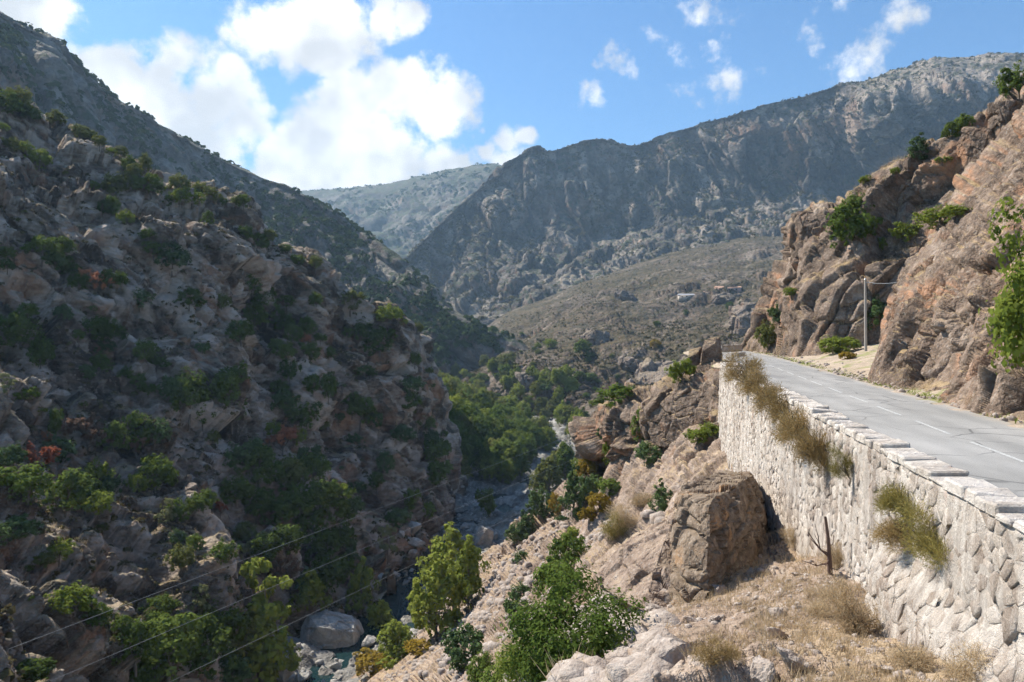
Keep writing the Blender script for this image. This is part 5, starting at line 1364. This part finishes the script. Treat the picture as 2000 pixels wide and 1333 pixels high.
for (u, v, w, h, lf, lab) in [(1772, 1000, 92, 84, 'broomg', 'upper olive-brown bush growing out of the near wall face'), (1772, 1058, 100, 70, 'broom', 'lower brown bush growing out of the near wall face'), (1832, 1082, 92, 100, 'broomg', 'yellow-green rounded bush growing out of the near wall face'), (1665, 930, 40, 60, 'broomg', 'thin greenish weed growing on the wall between the bushes')]:
    q = hit(u, v, ['wall'])
    if q:
        k = q[0].y / F
        broom(q[0] + WN * 0.1, w * k * 1.1, h * k * 1.1, lf, lab, tl)
for (u, v, w, h, lf, lab) in [(1668, 1235, 120, 100, 'straw', 'rounded straw-coloured dry bush in front of the wall'), (1640, 1112, 80, 80, 'straw', 'pale dry bush around the charred trunk'), (1600, 1200, 60, 40, 'straw', 'low dry tuft left of the straw-coloured bush'), (1900, 1330, 130, 70, 'straw', 'dry straw clump at the wall foot in the bottom right'), (1780, 1300, 110, 60, 'straw', 'dry straw clump at the bottom edge before the wall'), (1560, 1070, 60, 40, 'straw', 'dry grass clump behind the square block'), (1225, 1035, 70, 50, 'straw', 'reddish dry clump on the slope left of the square block'), (1255, 990, 60, 40, 'straw', 'upper dry clump on the slope left of the square block'), (1395, 1290, 90, 50, 'broom', 'brown dry clump right of the speckled rock'), (1200, 1050, 50, 46, 'broomg', 'dull green clump on the slope left of the square block')]:
    q = hit(u, v, ['slope', 'outcrop'])
    if q:
        k = q[0].y / F
        broom(q[0] - Vector((0, 0, .03)), w * k, h * k * 1.1, lf, lab, None, 'dry_bush')

# ------------------------------------------------------------------ uncountable cover
def clumps_obj(name, layer, n, smin, smax, leaf, seed, nq=9, zmin=0.25, freq=60.0, thr=-0.05, label=None, vr=None, blade=False):
    """small tufts scattered over a terrain layer, one object"""
    rng = np.random.default_rng(seed)
    G = TERR[layer][1]; nr, nc = G.shape[:2]
    N = grid_normals(G)
    a = rng.integers(2, nr - 2, n * 6); c = rng.integers(2, nc - 2, n * 6)
    fr = rng.random((n * 6, 1))
    Pp = G[a, c] * (1 - fr) + G[a + 1, c + 1] * fr
    nz_ = N[a, c, 2]
    f = fbm(Pp, freq, 3, seed)
    ok = (nz_ > zmin) & (f > thr)
    pv = V0 - Pp[:, 2] / Pp[:, 1] * F
    if vr is not None:
        pu = U0 + Pp[:, 0] / Pp[:, 1] * F
        ok &= (pu > vr[0]) & (pu < vr[1]) & (pv > vr[2]) & (pv < vr[3])
    Pp = Pp[ok][:n]
    m_ = len(Pp); s = rng.uniform(smin, smax, m_) * rng.uniform(.6, 1.2, m_)
    if blade:
        nb = nq
        d = rng.normal(size=(m_, nb, 3)) * 0.38; d[..., 2] = 1; 
        base = Pp[:, None, :] + np.concatenate((rng.normal(size=(m_, nb, 2)) * 0.3, np.zeros((m_, nb, 1))), -1) * s[:, None, None]
        tip = base + d * (s * 1.0)[:, None, None] * rng.uniform(.5, 1.2, (m_, nb, 1))
        sd_ = np.cross(d, rng.normal(size=(m_, nb, 3))); sd_ /= np.linalg.norm(sd_, axis=-1, keepdims=True); sd_ *= (s * 0.025)[:, None, None]
        V = np.stack((base - sd_, base + sd_, tip), 2).reshape(-1, 3)
        me = mesh_from_arrays(name, V, np.arange(len(V)).reshape(-1, 3))
    else:
        off = rng.normal(size=(m_, nq, 3)); off /= np.linalg.norm(off, axis=-1, keepdims=True); off[..., 2] = np.abs(off[..., 2])
        C = Pp[:, None, :] + off * s[:, None, None] * 0.5
        Nn = off + rng.normal(size=off.shape) * 0.35; Nn /= np.linalg.norm(Nn, axis=-1, keepdims=True)
        V, Fc = leaves(C.reshape(-1, 3), Nn.reshape(-1, 3), 1.0, rng, 1.3)
        V = (V.reshape(-1, 4, 3) - C.reshape(-1, 1, 3)) * np.repeat(s * 0.55, nq)[:, None, None] + C.reshape(-1, 1, 3)
        me = mesh_from_arrays(name, V.reshape(-1, 3), Fc)
    return add_obj(name, me, LM[leaf], kind='stuff', label=label)
clumps_obj('scrub', 'big', 13000, 1.6, 5.5, 'cover', 801, 8, 0.05, 110, -0.05, 'dark scrub covering the big mountain')
clumps_obj('scrub', 'far', 3000, 4, 11, 'far', 802, 7, 0.1, 200, 0.0, 'scrub covering the far ridge')
clumps_obj('scrub', 'lfar', 8000, 1.5, 5.6, 'far', 803, 10, 0.05, 55, -0.02, 'dark scrub covering the shaded left mountain')
clumps_obj('scrub', 'hill', 11000, 0.5, 1.9, 'cover', 804, 8, 0.2, 45, -0.08, 'low brown scrub covering the middle hill')
clumps_obj('scrub', 'left', 5000, 0.25, 0.9, 'cover', 805, 9, 0.3, 22, -0.05, 'low tufts growing over the left slope')
clumps_obj('dry_grass', 'left', 3500, 0.3, 0.7, 'straw', 806, 8, 0.55, 14, 0.0, 'dry grass on the ledges of the left slope', None, True)
clumps_obj('dry_grass', 'slope', 6500, 0.10, 0.30, 'straw', 807, 9, 0.45, 4.0, -0.10, 'dry grass over the slope below the wall', (1150, 2100, 840, 1400), True)
clumps_obj('dry_grass', 'slope', 4500, 0.3, 0.7, 'straw', 808, 7, 0.4, 6.0, 0.0, 'dry grass over the lower slope', (700, 1180, 900, 1340), True)
clumps_obj('dry_grass', 'outcrop', 1200, 0.2, 0.5, 'straw', 809, 8, 0.4, 4.0, 0.0, 'dry grass on top of the outcrop', None, True)
clumps_obj('dry_grass', 'cliff_far', 2500, 0.2, 0.6, 'straw', 810, 8, 0.5, 5.0, 0.0, 'dry grass on the cliff ledges', None, True)
clumps_obj('dry_grass', 'cliff_near', 1800, 0.12, 0.35, 'straw', 811, 8, 0.5, 3.0, 0.05, 'dry grass on the near cliff ledges', None, True)
# green verge grass along the right edge of the road
rng = np.random.default_rng(5)
n = 2600; kk = rng.integers(20, 300, n); e = rng.uniform(2.95, 3.9, n)
B = np.stack((RC[kk, 0] + RR[kk, 0] * e, RC[kk, 1] + RR[kk, 1] * e, np.full(n, ROAD_Z - 0.06)), 1)
d = rng.normal(size=(n, 3)) * 0.5; d[:, 2] = 1
tip = B + d * rng.uniform(.08, .22, (n, 1)); sd_ = np.cross(d, rng.normal(size=(n, 3))); sd_ /= np.linalg.norm(sd_, axis=1, keepdims=True); sd_ *= 0.02
add_obj('grass', mesh_from_arrays('grass', np.stack((B - sd_, B + sd_, tip), 1).reshape(-1, 3), np.arange(3 * n).reshape(-1, 3)), LM['light'], kind='stuff', label='green grass along the road edge under the cliff')

# scree: broken stone on the slope
def scree(name, layer, n, smin, smax, seed, mat, vr, label, zmin=0.2):
    rng = np.random.default_rng(seed)
    G = TERR[layer][1]; nr, nc = G.shape[:2]
    a = rng.integers(1, nr - 2, n * 8); c = rng.integers(1, nc - 2, n * 8); fr = rng.random((n * 8, 1))
    Pp = G[a, c] * (1 - fr) + G[a + 1, c + 1] * fr if layer != 'roadside' else G[a, c]
    pu = U0 + Pp[:, 0] / Pp[:, 1] * F; pv = V0 - Pp[:, 2] / Pp[:, 1] * F
    ok = (pu > vr[0]) & (pu < vr[1]) & (pv > vr[2]) & (pv < vr[3]) & (fbm(Pp, (smin + smax) * 7, 2, seed) > -0.08)
    Pp = Pp[ok][:n]; m_ = len(Pp)
    ico = np.array([(0, 0, 1), (.89, 0, .45), (.28, .85, .45), (-.72, .53, .45), (-.72, -.53, .45), (.28, -.85, .45), (.72, .53, -.45), (-.28, .85, -.45), (-.89, 0, -.45), (-.28, -.85, -.45), (.72, -.53, -.45), (0, 0, -1)], np.float32)
    fi = np.array([(0, 1, 2), (0, 2, 3), (0, 3, 4), (0, 4, 5), (0, 5, 1), (1, 6, 2), (2, 7, 3), (3, 8, 4), (4, 9, 5), (5, 10, 1), (2, 6, 7), (3, 7, 8), (4, 8, 9), (5, 9, 10), (1, 10, 6)], np.int32)
    s = (smin + (smax - smin) * rng.random(m_) ** 2.2)
    ax = rng.uniform(.55, 1.15, (m_, 1, 3)); ax[..., 2] *= .7
    V = ico[None] * ax * rng.uniform(.75, 1.2, (m_, 12, 1))
    th = rng.uniform(0, 6.28, m_); cs, sn = np.cos(th), np.sin(th)
    x = V[..., 0] * cs[:, None] - V[..., 1] * sn[:, None]; y = V[..., 0] * sn[:, None] + V[..., 1] * cs[:, None]
    V = np.stack((x, y, V[..., 2]), -1) * (s * 0.5)[:, None, None] + Pp[:, None, :]
    Fc = (fi[None] + (np.arange(m_) * 12)[:, None, None]).reshape(-1, 3)
    return add_obj(name, mesh_from_arrays(name, V.reshape(-1, 3), Fc), mat, kind='stuff', label=label)
n = 1500; kk = rng.integers(20, 330, n); e = 2.85 + np.abs(rng.normal(size=n)) * 0.8 + 0.25 * (rng.random(n) < .3)
zz = np.array([verge_z(float(q), 0) for q in e]) + 0.02
GV = np.stack((RC[kk, 0] + RR[kk, 0] * e, RC[kk, 1] + RR[kk, 1] * e, zz), 1).astype(np.float32)
GV = np.stack([GV] * 4, 1)
TERR['roadside'] = (None, GV)
scree('scree', 'roadside', 900, 0.04, 0.45, 906, M_rock, (1400, 2100, 640, 900), 'stones fallen along the road under the cliff')
scree('scree', 'slope', 5200, 0.22, 1.3, 901, M_rock, (700, 1300, 1000, 1360), 'broken pale scree on the slope above the river')
scree('scree', 'slope', 2600, 0.03, 0.22, 902, M_rock, (1180, 2000, 1040, 1400), 'small pale stones on the apron below the wall')
scree('scree', 'left', 4200, 0.15, 0.9, 903, M_left, (0, 700, 640, 1333), 'rubble lying on the left slope')
scree('scree', 'hill', 1900, 0.5, 2.6, 904, M_hill, (880, 1500, 540, 860), 'rocks strewn over the middle hill')
scree('river_stones', 'valley', 4200, 0.2, 1.4, 905, M_boulder, (560, 1200, 850, 1333), 'grey stones of the riverbed')
# ------------------------------------------------------------------ pole, wires, houses, dead trunk, far parapet
m, t, b, out = new_mat('weathered_pole_wood')
pos = t.new('ShaderNodeNewGeometry').outputs['Position']
t.put(b, 'Base Color', t.mix(t.noise(t.mapping(pos, (6, 6, 0.4)), 3, 4, 0.7), (0.24, 0.20, 0.17), (0.46, 0.41, 0.36))); t.put(b, 'Roughness', 0.9)
M_pole = m
m, t, b, out = new_mat('cable_metal')
t.put(b, 'Base Color', (0.42, 0.43, 0.43, 1)); t.put(b, 'Roughness', 0.45); t.put(b, 'Metallic', 0.6)
M_cable = m
m, t, b, out = new_mat('charred_wood')
pos = t.new('ShaderNodeNewGeometry').outputs['Position']
t.put(b, 'Base Color', t.mix(t.noise(t.mapping(pos, (5, 5, 1)), 5, 4, 0.7), (0.045, 0.03, 0.024), (0.17, 0.10, 0.075))); t.put(b, 'Roughness', 0.9)
M_char = m

pb = P3(1691, 690, 61.0); k = 61.0 / F
pt = P3(1690, 546, 61.0)
pole = empty('utility_pole', pb, 'slim weathered wooden utility pole beside the road under the cliff', 'pole')
def under(parent, name, V, Fc, mat, smooth=True):
    o = add_obj(name, mesh_from_arrays(name, V, Fc, smooth), mat)
    o.parent = parent; o.matrix_parent_inverse = Matrix.Translation(-parent.location)
    return o
V, Fc = tube([pb - Vector((0, 0, 1.0)), pb.lerp(pt, 0.5), pt], 0.125, 0.095, 10); under(pole, 'post', V, Fc, M_pole)
V, Fc = tube([pt - Vector((0, 0, 0.02)), pt + Vector((0, 0, 0.06)), pt + Vector((0, 0, 0.10))], 0.12, 0.02, 10); under(pole, 'cap', V, Fc, M_cable)
V, Fc = tube([pt + Vector((-.05, -.10, -.28)), pt + Vector((0.10, -.12, -.28)), pt + Vector((0.22, -.12, -.26))], 0.03, 0.025, 6); bk_ = under(pole, 'bracket', V, Fc, M_cable)
V, Fc = tube([pt + Vector((0.22, -.12, -.30)), pt + Vector((0.22, -.12, -.24)), pt + Vector((0.22, -.12, -.19))], 0.05, 0.03, 8)
add_obj('insulator', mesh_from_arrays('insulator', V, Fc, True), M_cable, parent=bk_)
def cable(p0, p1, sag, r, label, name='power_cable'):
    pts_ = []
    n = 28
    for i in range(n + 1):
        f = i / n; p = p0.lerp(p1, f); p.z -= sag * 4 * f * (1 - f); pts_.append(p)
    V, Fc = tube(pts_, r, r, 5)
    add_obj(name, mesh_from_arrays(name, V, Fc, True), M_cable, label=label, cat='cable')
cable(pt + Vector((0.22, -.12, -.26)), P3(1842, 515, 46.5), 0.55, 0.018, 'thin cable running from the pole top to the cliff on the right', 'cable')
cable(P3(-220, 1358, 42), P3(1150, 838, 236), 0.0, 0.015, 'uppermost of the three power cables crossing the gorge')
cable(P3(-160, 1440, 42), P3(1185, 870, 236), 0.0, 0.015, 'middle one of the three power cables crossing the gorge')
cable(P3(-10, 1498, 42), P3(1215, 905, 230), 0.0, 0.015, 'lowest of the three power cables crossing the gorge')

# charred trunk before the wall
for u_ in range(1704, 1560, -4):
    q = hit(u_, 1122, ['slope'])
    if q[0].x < WX0 + WXS * q[0].y - 0.045 * (W_TOP - q[0].z) - 0.45: break
base = q[0]; k = base.y / F
dt = empty('dead_trunk', base, 'charred dead trunk with bare branches in front of the wall', 'trunk')
H = 112 * k
V, Fc = tube([base + Vector((0.02, 0, -.2)), base + Vector((0, 0, H * .3)), base + Vector((-0.03, 0, H * .62)), base + Vector((-0.10, 0, H))], 0.066, 0.030, 8)
under(dt, 'stem', V, Fc, M_char)
for (z0, dx, dz, dy, r) in [(.30, -.55, .62, -.1, .028), (.36, -.42, .34, .1, .024), (.20, -.75, .12, -.2, .022), (.26, -.36, .02, -.3, .02), (.5, .16, .22, .1, .016), (.12, .30, .10, -.1, .016)]:
    a = base + Vector((0, 0, H * z0)); e = a + Vector((dx, dy, dz))
    mid = a.lerp(e, .5) + Vector((0.02, 0, -0.10))
    V, Fc = tube([a, mid, e], r, r * .35, 5)
    br = under(dt, 'branch', V, Fc, M_char)
    e2 = mid + Vector((dx * .3, dy, abs(dz) * .9 + .08))
    V, Fc = tube([mid, mid.lerp(e2, .5) + Vector((.02, 0, 0)), e2], r * .6, r * .2, 5)
    tw = add_obj('twig', mesh_from_arrays('twig', V, Fc, True), M_char, parent=br)

# far parapet at the bend: low wall pieces
def box_wall(name, p0, p1, th, h, label, drop_=0.6):
    d = (p1 - p0); d.z = 0; L = d.length; d.normalize(); nn = Vector((-d.y, d.x, 0))
    root = empty(name, p0.lerp(p1, .5), label, 'wall')
    bm = bmesh.new(); vs = []
    for z in (-drop_, h):
        for (a, c) in ((p0, -th / 2), (p1, -th / 2), (p1, th / 2), (p0, th / 2)):
            vs.append(bm.verts.new(a + nn * c + Vector((0, 0, z))))
    for f in ((3, 2, 1, 0), (4, 5, 6, 7), (0, 1, 5, 4), (1, 2, 6, 5), (2, 3, 7, 6), (3, 0, 4, 7)):
        bm.faces.new([vs[i] for i in f])
    bmesh.ops.subdivide_edges(bm, edges=list(bm.edges), cuts=6, use_grid_fill=True)
    for v in bm.verts:
        v.co += Vector((rs.uniform(-.03, .03), rs.uniform(-.03, .03), rs.uniform(-.025, .025)))
    me = bpy.data.meshes.new('masonry'); bm.to_mesh(me); bm.free()
    o = add_obj('masonry', me, M_stone); o.parent = root; o.matrix_parent_inverse = Matrix.Translation(-root.location)
    s = 0.0
    while s < L - 0.2:
        l = min(rs.uniform(.5, .9), L - s)
        c0 = p0 + d * (s + .01); c1 = p0 + d * (s + l - .01); z0, z1 = h + .004, h + rs.uniform(.12, .17)
        V = [c0 + nn * c + Vector((0, 0, z)) for z in (z0, z1) for c in (-th / 2 - .05, th / 2 + .05)] + [c1 + nn * c + Vector((0, 0, z)) for z in (z0, z1) for c in (-th / 2 - .05, th / 2 + .05)]
        Fc = [(0, 1, 3, 2), (4, 6, 7, 5), (0, 2, 6, 4), (1, 5, 7, 3), (2, 3, 7, 6), (0, 4, 5, 1)]
        under(root, 'capstone', V, Fc, M_stone, False)
        s += l
def gp(u, Y, z=ROAD_Z - 0.1):
    return Vector(((u - U0) / F * Y, Y, z))
box_wall('parapet', gp(1406, 88), gp(1446, 92), 0.5, 0.75, 'pale low parapet wall at the far bend of the road', 1.2)
box_wall('parapet_stub', gp(1434, 73.5), gp(1450, 75.5), 0.6, 0.35, 'short stone stub at the far end of the road parapet')
box_wall('parapet', gp(1441, 52.6), gp(1434, 58), 0.5, 0.22, 'low stone edging between the long wall and the road bend')

# houses on the middle hill
m, t, b, out = new_mat('pink_plaster'); t.put(b, 'Base Color', (0.48, 0.33, 0.27, 1)); t.put(b, 'Roughness', 0.9); M_pink = m
m, t, b, out = new_mat('pale_render'); t.put(b, 'Base Color', (0.42, 0.37, 0.32, 1)); t.put(b, 'Roughness', 0.9); M_pale = m
m, t, b, out = new_mat('sheet_roof'); t.put(b, 'Base Color', (0.33, 0.33, 0.34, 1)); t.put(b, 'Roughness', 0.6); M_sheet = m
m, t, b, out = new_mat('tile_roof'); t.put(b, 'Base Color', (0.42, 0.25, 0.17, 1)); t.put(b, 'Roughness', 0.9); M_tile = m
m, t, b, out = new_mat('dark_opening'); t.put(b, 'Base Color', (0.03, 0.03, 0.035, 1)); t.put(b, 'Roughness', 0.3); M_open = m
def boxv(c, sx, sy, sz):
    V = [c + Vector((x * sx / 2, y * sy / 2, z * sz)) for z in (0, 1) for y in (-1, 1) for x in (-1, 1)]
    return V, [(0, 2, 3, 1), (4, 5, 7, 6), (0, 1, 5, 4), (1, 3, 7, 5), (3, 2, 6, 7), (2, 0, 4, 6)]
def house(u, v, w, h, wall_m, roof_m, label, wins, slope=0.25):
    q = hit(u, v, ['hill']); p = q[0]; k = p.y / F; W = w * k; H = h * k; Dp = W * 0.4
    p = p + Vector((0, 0, -0.3))
    root = empty('house', p, label, 'house')
    V, Fc = boxv(p + Vector((0, Dp / 2, -2.5)), W, Dp, H + 2.5); under(root, 'wall', V, Fc, wall_m, False)
    z = p.z + H
    x0, x1, y0, y1 = p.x - W / 2 - .4, p.x + W / 2 + .4, p.y - .4, p.y + Dp + .4
    rz_ = H * slope
    V = [Vector(c) for c in ((x0, y0, z + .02), (x1, y0, z + .02), (x1, y1, z + .02), (x0, y1, z + .02), (x0, (y0 + y1) / 2, z + rz_), (x1, (y0 + y1) / 2, z + rz_))]
    me = bpy.data.meshes.new('roof'); me.from_pydata([tuple(c) for c in V], [], [(0, 1, 5, 4), (2, 3, 4, 5), (0, 4, 3), (1, 2, 5), (3, 2, 1, 0)]); me.materials.append(roof_m)
    o = bpy.data.objects.new('roof', me); COL.objects.link(o); o.parent = root; o.matrix_parent_inverse = Matrix.Translation(-p)
    for f in wins:
        V, Fc = boxv(Vector((p.x + W * f, p.y - .05, p.z + H * .35)), W * .07, .2, H * .38); wn = under(root, 'window', V, Fc, M_open, False)
        V, Fc = boxv(Vector((p.x + W * f, p.y - .12, p.z + H * .35 - .14)), W * .085, .3, .13); add_obj('sill', mesh_from_arrays('sill', V, Fc), M_pale, parent=wn)
house(1424, 570, 48, 9, M_pink, M_tile, 'small pinkish house on the middle hill, right of the long roof', (-.3, 0, .3), 0.35)
house(1345, 582, 36, 6, M_pale, M_sheet, 'long low building with a pale roof on the middle hill', (-.35, -.1, .15, .38), 0.5)
house(1380, 576, 20, 5, M_pale, M_tile, 'tiny low hut between the two longer buildings on the middle hill', (0.0,), 0.5)
# ------------------------------------------------------------------ haze: the air of the valley
def make_haze():
    x0, x1, y0, y1, z0, z1 = -1500, 1500, -60, 3150, -76.5, 760
    V = [(x0, y0, z0), (x1, y0, z0), (x1, y1, z0), (x0, y1, z0), (x0, y0, z1), (x1, y0, z1), (x1, y1, z1), (x0, y1, z1)]
    Fc = [(0, 3, 2, 1), (4, 5, 6, 7), (0, 1, 5, 4), (1, 2, 6, 5), (2, 3, 7, 6), (3, 0, 4, 7)]
    me = mesh_from_arrays('haze', V, Fc)
    m = bpy.data.materials.new('haze_air'); m.use_nodes = True
    t = NT(m.node_tree); t.n.clear()
    out = t.new('ShaderNodeOutputMaterial')
    pv = t.new('ShaderNodeVolumePrincipled')
    t.put(pv, 'Color', (0.50, 0.74, 1.0, 1)); t.put(pv, 'Density', HAZE); t.put(pv, 'Anisotropy', 0.15)
    t.l.new(pv.outputs[0], out.inputs['Volume'])
    m.cycles.homogeneous_volume = True
    add_obj('haze', me, m, kind='stuff')
HAZE = 0.00015
make_haze()
